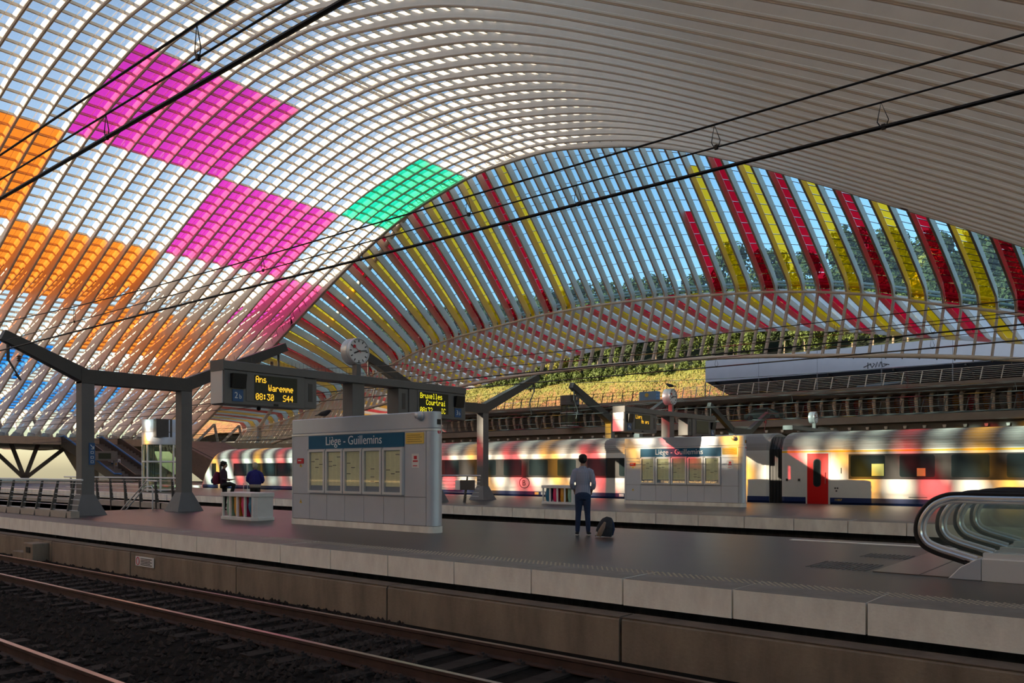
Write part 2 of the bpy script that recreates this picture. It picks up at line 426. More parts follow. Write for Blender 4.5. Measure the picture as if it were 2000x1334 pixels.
# arc length of the glass from the crown
aa = np.linspace(0, 88, 8801); zz = OUT(aa); ss = np.concatenate([[0], np.cumsum(np.hypot(np.diff(aa), np.diff(zz)))])
s7 = float(np.interp(7.0, aa, ss)); SMAX = ss[-1]; PU = 1.34
rows = [s7 + PU * k for k in range(-5, 100) if 0.2 < s7 + PU * k < SMAX - 0.05]
def at_s(sv):
    a = float(np.interp(sv, ss, aa)); return a, float(OUT(a))
def purlin_mesh(sv, sg):
    a, z = at_s(sv); s = slope(OUT, a); k = math.sqrt(1 + s * s)
    tx, tz = sg * 1 / k, s / k; nx, nz = sg * (-s) / k, 1 / k
    b = MB(); x = XC + sg * a; vs = []
    for y in (YA, YE):
        for u, v in ((-0.055, -0.19), (0.055, -0.19), (0.055, 0.03), (-0.055, 0.03)):
            vs.append((x + tx * u + nx * v, y, z + tz * u + nz * v))
    return b.add(vs, [(0, 1, 2, 3), (7, 6, 5, 4), (0, 4, 5, 1), (1, 5, 6, 2), (2, 6, 7, 3), (3, 7, 4, 0)])
for sg in (-1, 1):
    for sv in rows: purlin_mesh(sv, sg).build('purlin', 'purlin_paint', vault)
# thin glazing rail that runs beside each rib just under the glass
b = MB()
A = np.linspace(-80, 80, 61)
for y in RIBY[:-1]:
    b.tube([(XC + a, y + PITCH - 0.62, float(OUT(a)) - 0.27) for a in A], 0.022, 4, cap=False)
b.build('glazing_rail', 'purlin_paint', vault, kind='stuff')
# small brackets along the far edge arch
b = MB()
for sg in (-1, 1):
    for sv in rows[:34]:
        a, z = at_s(sv)
        b.bar((XC + sg * a, YE - 1.15, z - 0.1), (XC + sg * (a + 0.25), YE - 0.22, float(IN(a)) + 0.42), 0.03, 0.06)
b.build('arch_bracket', 'steel_grey', vault, kind='stuff')
COLS = {'Y': (-0.15, 14.45), 'Z': (14.45, 29.05), 'A': (29.05, 43.65), 'B': (43.65, 58.25), 'C': (58.25, 66)}
TINT = {(1, 'A'): 1, (1, 'C'): 3, (2, 'B'): 1, (2, 'Z'): 2, (3, 'A'): 2, (3, 'C'): 1, (4, 'B'): 2, (4, 'Z'): 2, (5, 'A'): 4, (5, 'C'): 2, (6, 'B'): 4, (6, 'Z'): 4}
GN = ['glass_clear', 'glass_magenta', 'glass_orange', 'glass_green', 'glass_blue']
def view_size(p, q):       # how large a pane looks from the platform opposite, in rough degrees
    c = [(p[i] + q[i]) / 2 for i in range(3)]; d2 = c[0] ** 2 + c[1] ** 2 + (c[2] - 1.45) ** 2
    return 1.0 / d2
panes = []
for sg in (-1, 1):
    edges = [0.0] + rows if sg == 1 else [0.0] + rows
    for i in range(len(edges) - 1):
        a0, z0 = at_s(edges[i] + 0.02); a1, z1 = at_s(edges[i + 1] - 0.02)
        row = (edges[i] + 0.3 - s7) / (PU * 10); r = int(math.floor(row)) + 1
        for k in range(len(RIBY) - 1):
            y0, y1 = RIBY[k] + 0.04, RIBY[k + 1] - 0.04; ym = (y0 + y1) / 2
            m = 0
            if sg == -1 and r >= 1:
                for c, (ya, yb) in COLS.items():
                    if ya < ym < yb: m = TINT.get((r, c), 0)
            x0, x1 = XC + sg * a0, XC + sg * a1
            vs = [(x0, y0, z0), (x0, y1, z0), (x1, y1, z1), (x1, y0, z1)]
            fwd = -0.635 * (x0 + x1) / 2 + 0.772 * ym; rt = 0.772 * (x0 + x1) / 2 + 0.635 * ym
            vis = fwd > 5 and abs(rt / fwd) < 0.66 and (z0 - 1.45) / fwd < 0.60 and sg == -1 and edges[i] > 5
            panes.append((vs, m, (2.2 if m else 1.0) * view_size(vs[0], vs[2]) if vis else 0))
order = sorted(range(len(panes)), key=lambda i: -panes[i][2])
single = set(order[:300])
rest = MB()
for i, (vs, m, _) in enumerate(panes):
    if i in single: MB().add(vs, [(0, 1, 2, 3)]).build('glass_pane', GN[m], vault, fix=False)
    else: rest.add(vs, [(0, 1, 2, 3)], m)
rest.build('glass_panes', GN, vault, fix=False, kind='stuff')

# ------------------------------------------------------------------ striped facade and visor under the end arch
KZ = curve([(0, 20.5), (7, 20.35), (15, 19.75), (22, 19.1), (30, 17.75), (36, 16.1), (42, 14.5), (47, 13.0), (52, 11.5), (57, 10.2), (63, 9.2), (76, 8.2)])
LZ = curve([(0, 13.0), (8, 12.9), (18.5, 12.4), (26, 11.75), (32, 11.2), (36, 10.7), (40, 10.15), (50, 8.4), (58, 6.6), (66, 5.3), (78, 4.6)])
MZ = curve([(0, 18.5), (8, 18.3), (15, 17.75), (22, 16.75), (27, 15.75), (35, 14.4), (48, 12.0), (58, 10.6), (78, 9.0)])
KC, LC, MC = -52.5, -49.0, -49.0
BAY = 1.362; X0 = -37.59
JS = list(range(-64, 37))
def zE(x): return max(float(IN(x - XC)) + 0.3, float(KZ(x - KC)) + 1.5)
def section(x):
    ze, zk = zE(x), float(KZ(x - KC)); yk = 78.4; ye = YE + 0.15
    pts = []
    n = 12
    for i in range(n + 1):
        t = i / n
        y = ye + (yk - 0.75 - ye) * t; z = ze + (zk + 1.05 - ze) * t
        bul = math.sin(math.pi * t) * 0.18
        pts.append((y + bul * 0.7, z + bul * 0.7))
    pts += [(yk - 0.25, zk + 0.5), (yk, zk - 0.1)]
    zl = float(LZ(x - LC))
    for t in (0.12, 0.35, 0.65, 1.0): pts.append((yk - 2.8 * t ** 1.1, zk - 0.1 + (zl - zk + 0.1) * t))
    return pts, n
def normals(pts):
    out = []
    for i in range(len(pts)):
        a, c = pts[max(i - 1, 0)], pts[min(i + 1, len(pts) - 1)]
        dy, dz = c[0] - a[0], c[1] - a[1]; l = math.hypot(dy, dz) or 1
        out.append((-dz / l, dy / l))
    return out
def glass_line(x):
    pts, n = section(x); nr = normals(pts); d = 1.0
    g = [(p[0] + q[0] * d, p[1] + q[1] * d) for p, q in zip(pts[:n + 1], nr[:n + 1])]
    return g + [(79.32, float(KZ(x - KC)) + 0.42)]
facade = thing('wall_far', 'curved glazed facade of red, yellow and clear strips hung between white ribs under the far arch', 'facade', (-54, 75, 0), kind='structure')
visor = thing('canopy', 'striped glass visor projecting from the far facade towards the hill', 'canopy', (-54, 86, 0), kind='structure')
def jc(j): return ('r', 'c', 'y', 'c')[j % 4]
fpanes = []; vstrips = MB()
for j in JS:
    x = X0 + BAY * j
    pts, n = section(x); nr = normals(pts)
    depth = [1.0] * (n + 1) + [0.95, 0.65] + [0.5] * (len(pts) - n - 3)
    b = MB(); th = 0.035
    vs = []
    for p, q, d in zip(pts, nr, depth):
        vs += [(x - th, p[0], p[1]), (x + th, p[0], p[1]), (x - th, p[0] + q[0] * d, p[1] + q[1] * d), (x + th, p[0] + q[0] * d, p[1] + q[1] * d)]
    fs = []
    for i in range(len(pts) - 1):
        a, c = 4 * i, 4 * i + 4
        fs += [(a, c, c + 2, a + 2), (a + 1, a + 3, c + 3, c + 1), (a, a + 1, c + 1, c), (a + 2, c + 2, c + 3, a + 3)]
    b.add(vs, fs)
    # inner flange
    vs = []; fs = []
    for p, q in zip(pts, nr):
        vs += [(x - 0.09, p[0], p[1]), (x + 0.09, p[0], p[1]), (x + 0.09, p[0] + q[0] * 0.08, p[1] + q[1] * 0.08), (x - 0.09, p[0] + q[0] * 0.08, p[1] + q[1] * 0.08)]
    for i in range(len(pts) - 1):
        for k in range(4):
            k2 = (k + 1) % 4; fs.append((4 * i + k, 4 * i + k2, 4 * i + 4 + k2, 4 * i + 4 + k))
    b.add(vs, fs)
    b.build('rib', 'rib_white', facade)
    if j == JS[-1]: continue
    xm = x + BAY / 2; c = jc(j)
    x1 = x + BAY
    g0, g1 = glass_line(x), glass_line(x1)
    for i in range(len(g0) - 1):
        col = c
        if -54.6 < xm < -33.0: col = 'c'
        if j == 0 and i >= 6: col = 'r'
        if j == 2 and i >= 2: col = 'y'
        q = []
        for g, xx in ((g0, x + 0.04), (g1, x1 - 0.04)):
            (ya, za), (yb, zb) = g[i], g[i + 1]; e = 0.02
            q.append([(xx, ya + (yb - ya) * e, za + (zb - za) * e), (xx, yb - (yb - ya) * e, zb - (zb - za) * e)])
        vs = [q[0][0], q[1][0], q[1][1], q[0][1]]
        fpanes.append((vs, {'r': 1, 'y': 2, 'c': 0}[col], view_size(vs[0], vs[2]) if x > -84 else 0))
FG = ['glass_cyan', 'glass_red', 'glass_yellow']
order = sorted(range(len(fpanes)), key=lambda i: -fpanes[i][2]); single = set(order[:300]); rest = MB()
for i, (vs, m, _) in enumerate(fpanes):
    if i in single: MB().add(vs, [(0, 1, 2, 3)]).build('glass_pane', FG[m], facade, fix=False)
    else: rest.add(vs, [(0, 1, 2, 3)], m)
rest.build('glass_panes', FG, facade, fix=False, kind='stuff')
XS = [X0 + BAY * j for j in JS]
b = MB()      # glazing bars between the panes
gl = [glass_line(x) for x in XS]
for i in range(1, 12):
    for k in range(len(XS) - 1):
        p, q = gl[k][i], gl[k + 1][i]
        b.bar((XS[k], p[0] - 0.03, p[1] - 0.03), (XS[k + 1], q[0] - 0.03, q[1] - 0.03), 0.035, 0.05)
b.build('glazing_bar', 'steel_dark', facade, kind='stuff')
MB().tube([(x, 78.42, float(KZ(x - KC)) - 0.05) for x in XS], 0.14, 8).build('knuckle_tube', 'rib_white', facade, smooth=True)
MB().tube([(x, 79.3, float(KZ(x - KC)) + 0.75) for x in XS], 0.12, 8).build('knuckle_tube', 'rib_white', facade, smooth=True)
MB().tube([(x, 79.4, float(KZ(x - KC)) + 0.25), ] if False else [(x, 79.35, float(KZ(x - KC)) + 1.1) for x in XS], 0.12, 8).build('knuckle_tube', 'rib_white', facade, smooth=True)
MB().tube([(x, 75.6, float(LZ(x - LC))) for x in XS], 0.2, 10).build('bottom_tube', 'rib_white', facade, smooth=True)
b = MB()
for k in range(len(XS) - 1):
    p, q = XS[k], XS[k + 1]
    za, zb = float(MZ(p - MC)), float(MZ(q - MC))
    b.add([(p, 92.9, za - 0.25), (p, 93.25, za - 0.1), (p, 93.25, za + 0.4), (p, 92.9, za + 0.3), (q, 92.9, zb - 0.25), (q, 93.25, zb - 0.1), (q, 93.25, zb + 0.4), (q, 92.9, zb + 0.3)],
          [(0, 1, 5, 4), (1, 2, 6, 5), (2, 3, 7, 6), (3, 0, 4, 7)])
b.build('fascia', 'white_paint', visor)
st = thing('strut', 'slender tan raking pole from the far arch down to the canopy foot at left', 'strut', (-117, 77, 0))
MB().tube([(-70.3, 66.2, 32.0), (-117.7, 77, 8.6)], 0.3, 10).build('pole', 'rib_white', st, smooth=True)
MB().lathe([(0.5, 0), (0.5, 0.4), (0.35, 8.6)], (-117.7, 77, 0), 'z', 10).build('pier', 'concrete', st)
def make_visor(root, yk, ym, zmf, mats, dep):
    for j in JS:
        x = X0 + BAY * j; x1 = x + BAY
        zk, zm = float(KZ(x - KC)) + 0.35, zmf(x) + 0.25
        MB().prism([(yk, zk), (ym, zm), (ym, zm - min(0.3, dep)), (yk + (ym - yk) * 0.8, zm + (zk - zm) * 0.2 - dep), (yk, zk - dep)], 'x', x - 0.03, x + 0.03).build('blade', 'rib_white', root)
        if j == JS[-1]: continue
        zk1, zm1 = float(KZ(x1 - KC)) + 0.37, zmf(x1) + 0.27
        MB().add([(x + 0.035, yk, zk + 0.02), (x1 - 0.035, yk, zk1), (x1 - 0.035, ym, zm1), (x + 0.035, ym, zm + 0.02)], [(0, 1, 2, 3)]).build(
            'glass_strip', mats[jc(j)], root, fix=False)
make_visor(visor, 79.1, 93.0, lambda x: float(MZ(x - MC)), {'r': 'visor_red', 'y': 'visor_yellow', 'c': 'visor_clear'}, 0.62)
# the same facade on the city side, and an unseen visor shaped for its light
def mirror(root, label):
    r = root.copy(); COL.objects.link(r); r['label'] = label; r.scale = (1, -1, 1); r.location = (root.location.x, YA + YE - root.location.y, 0)
    for ch in list(root.children):
        c = ch.copy(); COL.objects.link(c); c.parent = r
    return r
mirror(facade, 'matching striped facade under the city-side arch behind the camera').name = 'wall_near'
visor2 = thing('canopy', 'unseen city-side striped visor, sloped to throw coloured light bars on the train', 'canopy', (-54, -30, 0), kind='structure')
make_visor(visor2, -22.8, -38.0, lambda x: float(KZ(x - KC)) - 7.75, {'r': 'city_red', 'y': 'city_yellow', 'c': 'city_clear'}, 0.22)  # steeper slope and clear glass chosen to cast the coloured bars

# ------------------------------------------------------------------ ground, tracks, platforms
def struct(b, name, mats, label, cat, **k): return b.build(name, mats, None, label=label, category=cat, kind='structure', **k)
gr = thing('ground', 'dark stony track bed between the platforms', 'ground', (0, 5, -1), kind='structure')
MB().box(-260, 90, -9, 60, -1.3, -1.0).build('bed', 'ballast_bed', gr)
b = MB(); rs = random.Random(3)
def stone(x, y, z, r):
    vs = []
    for k in range(5):
        a = k * 1.2566 + rs.random() * 0.7; q = r * (0.7 + rs.random() * 0.5)
        vs.append((x + q * math.cos(a), y + q * math.sin(a), z - r * 0.3))
    vs.append((x + (rs.random() - 0.5) * r * 0.9, y + (rs.random() - 0.5) * r * 0.9, z + r * (0.35 + rs.random() * 0.6)))
    b.add(vs, [(0, 1, 5), (1, 2, 5), (2, 3, 5), (3, 4, 5), (4, 0, 5)])
for i in range(15000):
    y = 0.9 + 7.9 * rs.random(); x = -1.0 - 0.95 * y * 1.25 - rs.random() ** 1.5 * 26 + 2
    if x > 4: continue
    stone(x, y, -0.985 + rs.random() * 0.03, 0.022 + rs.random() * 0.035)
b.build('ballast', 'stone', gr, kind='stuff', fix=False)
def track(name, yc, label, x0, x1, sl0, sl1, step=0.62, clips=True):
    t = thing(name, label, 'railway track', (-12, yc, -1.0))
    for sg in (-1, 1):
        y = yc + sg * 0.72
        prof = [(-0.07, -0.972), (0.07, -0.972), (0.07, -0.955), (0.012, -0.935), (0.012, -0.85), (0.036, -0.835), (0.036, -0.802), (-0.036, -0.802), (-0.036, -0.835), (-0.012, -0.85), (-0.012, -0.935), (-0.07, -0.955)]
        rb = MB().prism([(y + u, v) for u, v in prof], 'x', x0, x1).build('rail', 'rail_side', t)
        MB().box(x0, x1, y - 0.033, y + 0.033, -0.803, -0.798).build('rail_head', 'rail_top', rb)
    n = int((sl1 - sl0) / step)
    proto = None
    for i in range(n):
        x = sl0 + i * step
        if proto is None:
            proto = MB().box(x - 0.13, x + 0.13, yc - 1.28, yc + 1.28, -1.1, -0.965).build('sleeper', 'sleeper', t)
        else:
            o = proto.copy(); COL.objects.link(o); o.location = (i * step, 0, 0)
    if clips:
        c = MB()
        for i in range(n):
            x = sl0 + i * step
            for sg in (-1, 1):
                for e in (-0.11, 0.11):
                    yy = yc + sg * 0.72 + e
                    c.box(x - 0.05, x + 0.05, yy - 0.04, yy + 0.04, -0.965, -0.935); c.box(x - 0.02, x + 0.02, yy - 0.02, yy + 0.02, -0.935, -0.905)
        c.build('fastening', 'clip', t, kind='stuff')
    return t
track('railway_track', 7.22, 'rusty railway track running beside the concrete platform wall', -110, 20, -46, 1.5)
track('railway_track', 3.25, 'nearest railway track, its shiny rail crossing the bottom left corner', -110, 20, -22, 1.5)
track('railway_track', 20.6, 'railway track in the dark slot between the two platforms', -150, 20, -40, 2, clips=False)
track('railway_track', 37.75, 'railway track under the waiting train', -150, 20, -3, 2, clips=False)

def platform(name, y0, y1, label, x0, x1, sx0, sx1, hole=None, joint=-2.615, pitch=1.545):
    f = thing(name, label, 'platform', ((x0 + x1) / 2, (y0 + y1) / 2, 0), kind='structure')
    e = 0.95
    b = MB()
    if hole:
        hx0, hx1, hy0, hy1 = hole
        b.box(x0, hx0, y0 + e, y1, -0.45, 0.0); b.box(hx1, x1, y0 + e, y1, -0.45, 0.0)
        b.box(hx0, hx1, y0 + e, hy0, -0.45, 0.0); b.box(hx0, hx1, hy1, y1, -0.45, 0.0)
    else: b.box(x0, x1, y0 + e, y1, -0.45, 0.0)
    b.build('paving', 'paving', f)
    proto = None; i0 = int((sx0 - joint) / pitch); i1 = int((sx1 - joint) / pitch)
    for i in range(i0, i1):
        if proto is None:
            xa = joint + i * pitch
            bb = MB(); bb.box(xa + 0.012, xa + pitch - 0.012, y0, y0 + e - 0.01, -0.345, 0.004, 0)
            bb.box(xa + 0.012, xa + pitch - 0.012, y0 + 0.004, y0 + e - 0.02, 0.004, 0.007, 1)
            proto = bb.build('edge_slab', ['slab', 'slab_top'], f); base = i
        else:
            o = proto.copy(); COL.objects.link(o); o.location = ((i - base) * pitch, 0, rs.uniform(-0.003, 0.003))
    MB().box(x0, sx0, y0, y0 + e, -0.345, 0.004).build('edge_slabs', 'slab', f)
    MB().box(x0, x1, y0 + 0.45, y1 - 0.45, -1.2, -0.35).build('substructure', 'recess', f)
    return f
P1 = platform('floor', 9.25, 17.3, 'near platform with dark paving and a pale concrete edge', -150, 14, -42, 4, hole=(-60, -29.6, 10.6, 15.1))
P2 = platform('floor', 23.85, 34.95, 'second platform with dark paving in front of the train', -150, 14, -46, 4)
P3 = platform('floor', 39.9, 55, 'far platform behind the train', -170, 14, -42, -40)
b = MB().box(-60, 20, -8.5, 0.75, -0.45, 0.0)
struct(b, 'floor', ['paving'], 'platform edge on which the camera stands', 'platform')
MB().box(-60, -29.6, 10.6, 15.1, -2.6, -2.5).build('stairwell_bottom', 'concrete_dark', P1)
bb = MB(); bb.box(-60, -29.5, 10.35, 10.6, -0.3, 0.2); bb.box(-60, -29.5, 15.1, 15.35, -0.3, 0.22); bb.box(-29.6, -27.5, 15.1, 15.35, -0.02, 0.2); bb.box(-29.5, -25.7, 10.35, 10.6, -0.02, 0.2)
bb.build('stairwell_kerb', 'concrete', P1)
# tactile studs on the near platform
bb = MB()
for i in range(190):
    x = -15.0 + i * 0.085
    for k in range(6):
        y = 9.86 + k * 0.06; xx = x + (0.042 if k % 2 else 0)
        bb.add([(xx - 0.025, y, 0.0071), (xx, y - 0.022, 0.0071), (xx + 0.025, y, 0.0071), (xx, y + 0.022, 0.0071), (xx, y, 0.016)], [(0, 1, 4), (1, 2, 4), (2, 3, 4), (3, 0, 4)])
bb.build('tactile_studs', 'stud', P1, kind='stuff', fix=False)
bb = MB()
for (xa, xb, ya, yb) in ((-4.3, -3.35, 12.2, 13.2), (-4.1, -3.2, 14.2, 14.9)):
    nx = int((xb - xa) / 0.075); ny = int((yb - ya) / 0.075)
    for i in range(nx):
        for k in range(ny):
            x, y = xa + i * 0.075, ya + k * 0.075
            bb.box(x - 0.018, x + 0.018, y - 0.018, y + 0.018, 0, 0.008)
bb.build('tactile_studs', 'steel_grey', P1, kind='stuff')
MB().box(-6.2, -2.2, 16.55, 16.75, 0, 0.012).build('joint_cover', 'slab', P1)
# concrete upstand wall along the track
wt = thing('wall_track', 'stained concrete wall panels beneath the near platform edge', 'wall', (-14, 9, -1), kind='structure')
proto = None
for i in range(-22, 3):
    xa = -5.5 + 4.42 * i
    if proto is None:
        bb = MB(); bb.prism([(8.86, -1.05), (9.25, -1.05), (9.25, -0.44), (8.9, -0.44), (8.86, -0.47)], 'x', xa + 0.02, xa + 4.40, 0)
        bb.box(xa + 0.02, xa + 4.40, 8.872, 9.2, -0.44, -0.43, 1)
        proto = bb.build('panel', ['upstand', 'upstand_edge'], wt); base = i
    else:
        o = proto.copy(); COL.objects.link(o); o.location = ((i - base) * 4.42, rs.uniform(-0.008, 0.008), 0)
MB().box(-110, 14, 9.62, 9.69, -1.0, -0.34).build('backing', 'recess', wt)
for x in (-24.6, -21.5, -18.6, -15.2, -11.6, -4.0, -8.2):
    bb = MB().lathe([(0.02, 0), (0.06, -0.02), (0.06, -0.1)], (x, 9.6, -0.42), 'y', 10); bb.build('drain_pipe', 'black', wt)
sg = thing('warning_sign', 'small white warning plate with lines of text on the concrete wall beside the track', 'sign', (-18.05, 8.84, -0.6))
MB().box(-18.45, -17.62, 8.835, 8.855, -0.735, -0.52).build('plate', 'white_paint', sg)
bb = MB()
for k in range(5): bb.box(-18.2, -17.68 - 0.08 * (k % 2), 8.830, 8.8345, -0.57 - k * 0.034, -0.554 - k * 0.034)
bb.build('text_lines', 'letter_black', sg, kind='stuff')
MB().tube([(-18.33 + 0.07 * math.cos(a * 0.5236), 8.832, -0.625 + 0.085 * math.sin(a * 0.5236)) for a in range(12)], 0.009, 5, closed=True).build('symbol', 'notice_red', sg)
sg = thing('cable_box', 'small concrete step and rusty cable box against the track wall at left', 'box', (-23.7, 8.7, -1.0))
MB().box(-24.0, -23.35, 8.45, 8.86, -1.05, -0.5).build('housing', 'upstand', sg, bevel=0.02)
MB().box(-24.9, -23.9, 8.5, 8.86, -1.05, -0.78).build('step', 'upstand', sg, bevel=0.02)
MB().box(-23.75, -23.5, 8.43, 8.45, -0.75, -0.6).build('socket', 'black', sg)

# ------------------------------------------------------------------ text on dot matrix displays
G5 = {'A': '0E11111F111111', 'n': '00001619111111', 's': '00000E100E011E', 'W': '1111111515150A', 'a': '00000E010F110F', 'r': '00001619101010',
      'e': '00000E111F100E', 'm': '00001A15151111', '0': '0E11131519110E', '8': '0E11110E11110E', ':': '000C0C000C0C00', '3': '1F02040201110E',
      'S': '0F10100E01011E', '4': '02060A121F0202', 'B': '1E11111E11111E', 'u': '0000111111130D', 'x': '0000110A040A11', 'l': '0C04040404040E',
      'C': '0E11101010110E', 'o': '00000E1111110E', 't': '08081C08080906', 'i': '04000C0404040E', 'I': '0E04040404040E', '2': '0E11010204081F',
      'p': '00001E111E1010', 'w': '0000111115150A', 'L': '1010101010101F', 'g': '00000F110F010E', 'E': '1F10101E10101F', '1': '040C040404040E', '7': '1F010204080808'}
def led(b, s, y0, z0, px, xf, right=False, m=0):
    wd = len(s) * 6 - 1
    for i, ch in enumerate(s):
        g = G5.get(ch)
        if not g: continue
        for r in range(7):
            bits = int(g[2 * r:2 * r + 2], 16)
            for c in range(5):
                if bits >> (4 - c) & 1:
                    cc = (i * 6 + c - (wd if right else 0)) * px; zz = z0 - r * px * 1.3
                    b.add([(xf, y0 + cc, zz), (xf, y0 + cc + px * 0.95, zz), (xf, y0 + cc + px * 0.95, zz + px * 1.22), (xf, y0 + cc, zz + px * 1.22)], [(0, 1, 2, 3)], m)
def arrow(b, pts, wd, x):
    for p, q in zip(pts[:-1], pts[1:]): b.bar((x, p[0], p[1]), (x, q[0], q[1]), wd, 0.006, up=(1, 0, 0))

def display(yA, yB, mirror, lines, plate, label, dy, xf=-16.4):
    # box whose face looks along +X ; yA<yB ; mirror puts the number plate at the far end
    t = thing('departure_display', label, 'display', (xf - 0.28, (yA + yB) / 2 + dy, 2.93), group=None)
    D = dy
    def Y(a, c):   # offsets measured from the outer end
        return (yA + a + D, yA + c + D) if not mirror else (yB - c + D, yB - a + D)
    L = yB - yA
    y0, y1 = Y(0.0, L - 0.37)
    bb = MB().box(xf - 0.55, xf, y0, y1, 2.93, 3.70); bb.build('housing', 'steel_grey', t, bevel=0.02)
    y0, y1 = Y(L - 0.36, L); MB().box(xf - 0.50, xf - 0.03, y0, y1, 2.96, 3.69).build('end_module', 'steel_grey', t, bevel=0.015)
    y0, y1 = Y(L - 0.25, L - 0.13); MB().box(xf - 0.032, xf - 0.022, y0, y1, 3.12, 3.56).build('slot', 'steel_dark', t)
    y0, y1 = Y(-0.02, 0.0); MB().box(xf - 0.53, xf - 0.05, y0, y1, 2.95, 3.68).build('end_plate', 'alu', t)
    y0, y1 = Y(0.55, 1.98); MB().box(xf, xf + 0.012, y0, y1, 3.02, 3.68).build('bezel', 'steel_grey', t)
    y0, y1 = Y(0.76, 1.92); scr = MB().box(xf + 0.012, xf + 0.022, y0, y1, 3.06, 3.64).build('screen', 'led_panel', t)
    bl = MB()
    for k in range(15): yy = y0 + (k + 0.5) * (y1 - y0) / 15; bl.box(xf + 0.022, xf + 0.023, yy - 0.003, yy + 0.003, 3.07, 3.63)
    bl.build('module_lines', 'led_line', scr, kind='stuff')
    px = 0.0166; xl = xf + 0.026
    b1 = MB(); led(b1, lines[0], y0 + 0.025, 3.60, px, xl); led(b1, lines[2], y0 + 0.025, 3.20, px, xl, m=0); led(b1, lines[1], y1 - 0.12, 3.42, px, xl, True); led(b1, lines[3], y1 - 0.12, 3.20, px, xl, True)
    if b1.v: b1.build('display_text', lines[4], scr, fix=False, kind='stuff')
    y0, y1 = Y(0.20, 0.47); pl = MB().box(xf, xf + 0.014, y0, y1, 3.0, 3.27).build('track_plate', 'pict_blue', t)
    text(plate[0], 0.2, (xf + 0.016, y0 + 0.045, 3.07), ROT_SIDE, 'letter_white', pl, sx=0.9); text(plate[1], 0.15, (xf + 0.016, y0 + 0.16, 3.065), ROT_SIDE, 'letter_white', pl, sx=0.9)
    y0, y1 = Y(0.15, 0.5); bb = MB(); bb.prism([(xf, 3.62), (xf + 0.13, 3.62), (xf + 0.07, 3.3), (xf, 3.3)], 'y', y0, y1, 0)
    bb.build('loudspeaker', 'black', t)
    y0, y1 = Y(1.28, 1.4); MB().box(xf - 0.1, xf + 0.02, y0, y1, 2.955, 3.0).build('sensor', 'black', t)
    MB().ell((xf - 0.25, (y0 + y1) / 2 - 0.3, 2.89), 0.05, 0.05, 0.05, 10, 6).build('camera_dome', 'black', t)
    return t
def clock(dy, label, xc=-16.42, yc=13.71, zc=4.54, full=True):
    t = thing('station_clock', label, 'clock', (xc - 0.12, yc + dy, 4.1)); y = yc + dy
    MB().lathe([(0.30, -0.25), (0.345, -0.24), (0.345, -0.02), (0.33, 0.0), (0.345, 0.02), (0.345, 0.1), (0.325, 0.11), (0.31, 0.07)], (xc - 0.1, y, zc), 'x', 40).build('case', 'alu', t, smooth=True)
    MB().lathe([(0.31, 0.0), (0.31, 0.01)], (xc - 0.03, y, zc), 'x', 40).build('dial', 'white_paint', t)
    xf = xc - 0.015; bb = MB()
    for k in range(12):
        a = k * math.pi / 6; r0, r1 = 0.235, 0.295
        bb.bar((xf, y + r0 * math.sin(a), zc + r0 * math.cos(a)), (xf, y + r1 * math.sin(a), zc + r1 * math.cos(a)), 0.008, 0.025, up=(0, math.cos(a), -math.sin(a)))
    bb.build('hour_marks', 'letter_black', t, kind='stuff')
    def hand(a, r0, r1, wd, xo, mat, nm):
        MB().bar((xf + xo, y - r0 * math.sin(a), zc - r0 * math.cos(a)), (xf + xo, y + r1 * math.sin(a), zc + r1 * math.cos(a)), 0.006, wd, up=(0, math.cos(a), -math.sin(a))).build(nm, mat, t)
    hand(R(247), 0.05, 0.17, 0.036, 0.004, 'letter_black', 'hour_hand'); hand(R(82), 0.06, 0.26, 0.026, 0.010, 'letter_black', 'minute_hand'); hand(R(305), 0.07, 0.19, 0.010, 0.016, 'notice_red', 'second_hand')
    MB().lathe([(0.045, 0), (0.045, 0.006)], (xf + 0.014, y + 0.19 * math.sin(R(305)), zc + 0.19 * math.cos(R(305))), 'x', 14).build('second_disc', 'notice_red', t)
    MB().box(xc - 0.2, xc - 0.02, y - 0.07, y + 0.07, 3.9, 4.25).build('neck', 'steel_grey', t)
def gantry(dy, label, x1=-16.4):
    t = thing('display_gantry', label, 'gantry', (x1 - 0.28, 13.72 + dy, 2.8))
    MB().box(x1 - 0.5, x1 + 0.02, 9.82 + dy, 17.77 + dy, 3.70, 3.90).build('beam', 'steel_grey', t, bevel=0.015)
    MB().box(x1 - 0.46, x1 - 0.06, 13.52 + dy, 13.92 + dy, 2.79, 3.70).build('column', 'steel_grey', t, bevel=0.01)
    MB().box(x1 - 0.52, x1 + 0.03, 9.80 + dy, 9.83 + dy, 3.68, 3.92).build('end_cap', 'steel_grey', t)
    bb = MB()
    for k in range(70): bb.bar((x1 - 0.05, 9.9 + dy + k * 0.11, 3.90), (x1 - 0.05, 9.9 + dy + k * 0.11, 4.03), 0.004, 0.004)
    bb.build('bird_spikes', 'steel_dark', t, kind='stuff')
gantry(0, 'grey steel beam carrying two departure displays above the near kiosk')
display(9.84, 12.37, False, ('Ans', 'Waremme', '08:30', 'S44', 'led_amber'), ('2', 'b'), 'hanging departure display reading Ans, Waremme, 08:30, S44 with blue plate 2b', 0)
display(15.09, 17.75, True, ('Bruxelles', 'Courtrai', '08:32', 'IC', 'led_yellow'), ('3', 'b'), 'hanging departure display reading Bruxelles, Courtrai, IC, partly behind the near kiosk', 0)
clock(0, 'round white station clock with red second hand above the near kiosk')
gantry(16.9, 'grey steel beam carrying two departure displays above the second kiosk')
display(9.84, 12.37, False, ('Liers', 'Anvers', '', '', 'led_amber'), ('4', 'b'), 'smaller departure display lit in yellow at the left of the second kiosk beam', 16.9)
display(15.09, 17.75, True, ('', '', '', '', 'led_amber'), ('5', 'b'), 'blank departure display above the right part of the second kiosk', 16.9)
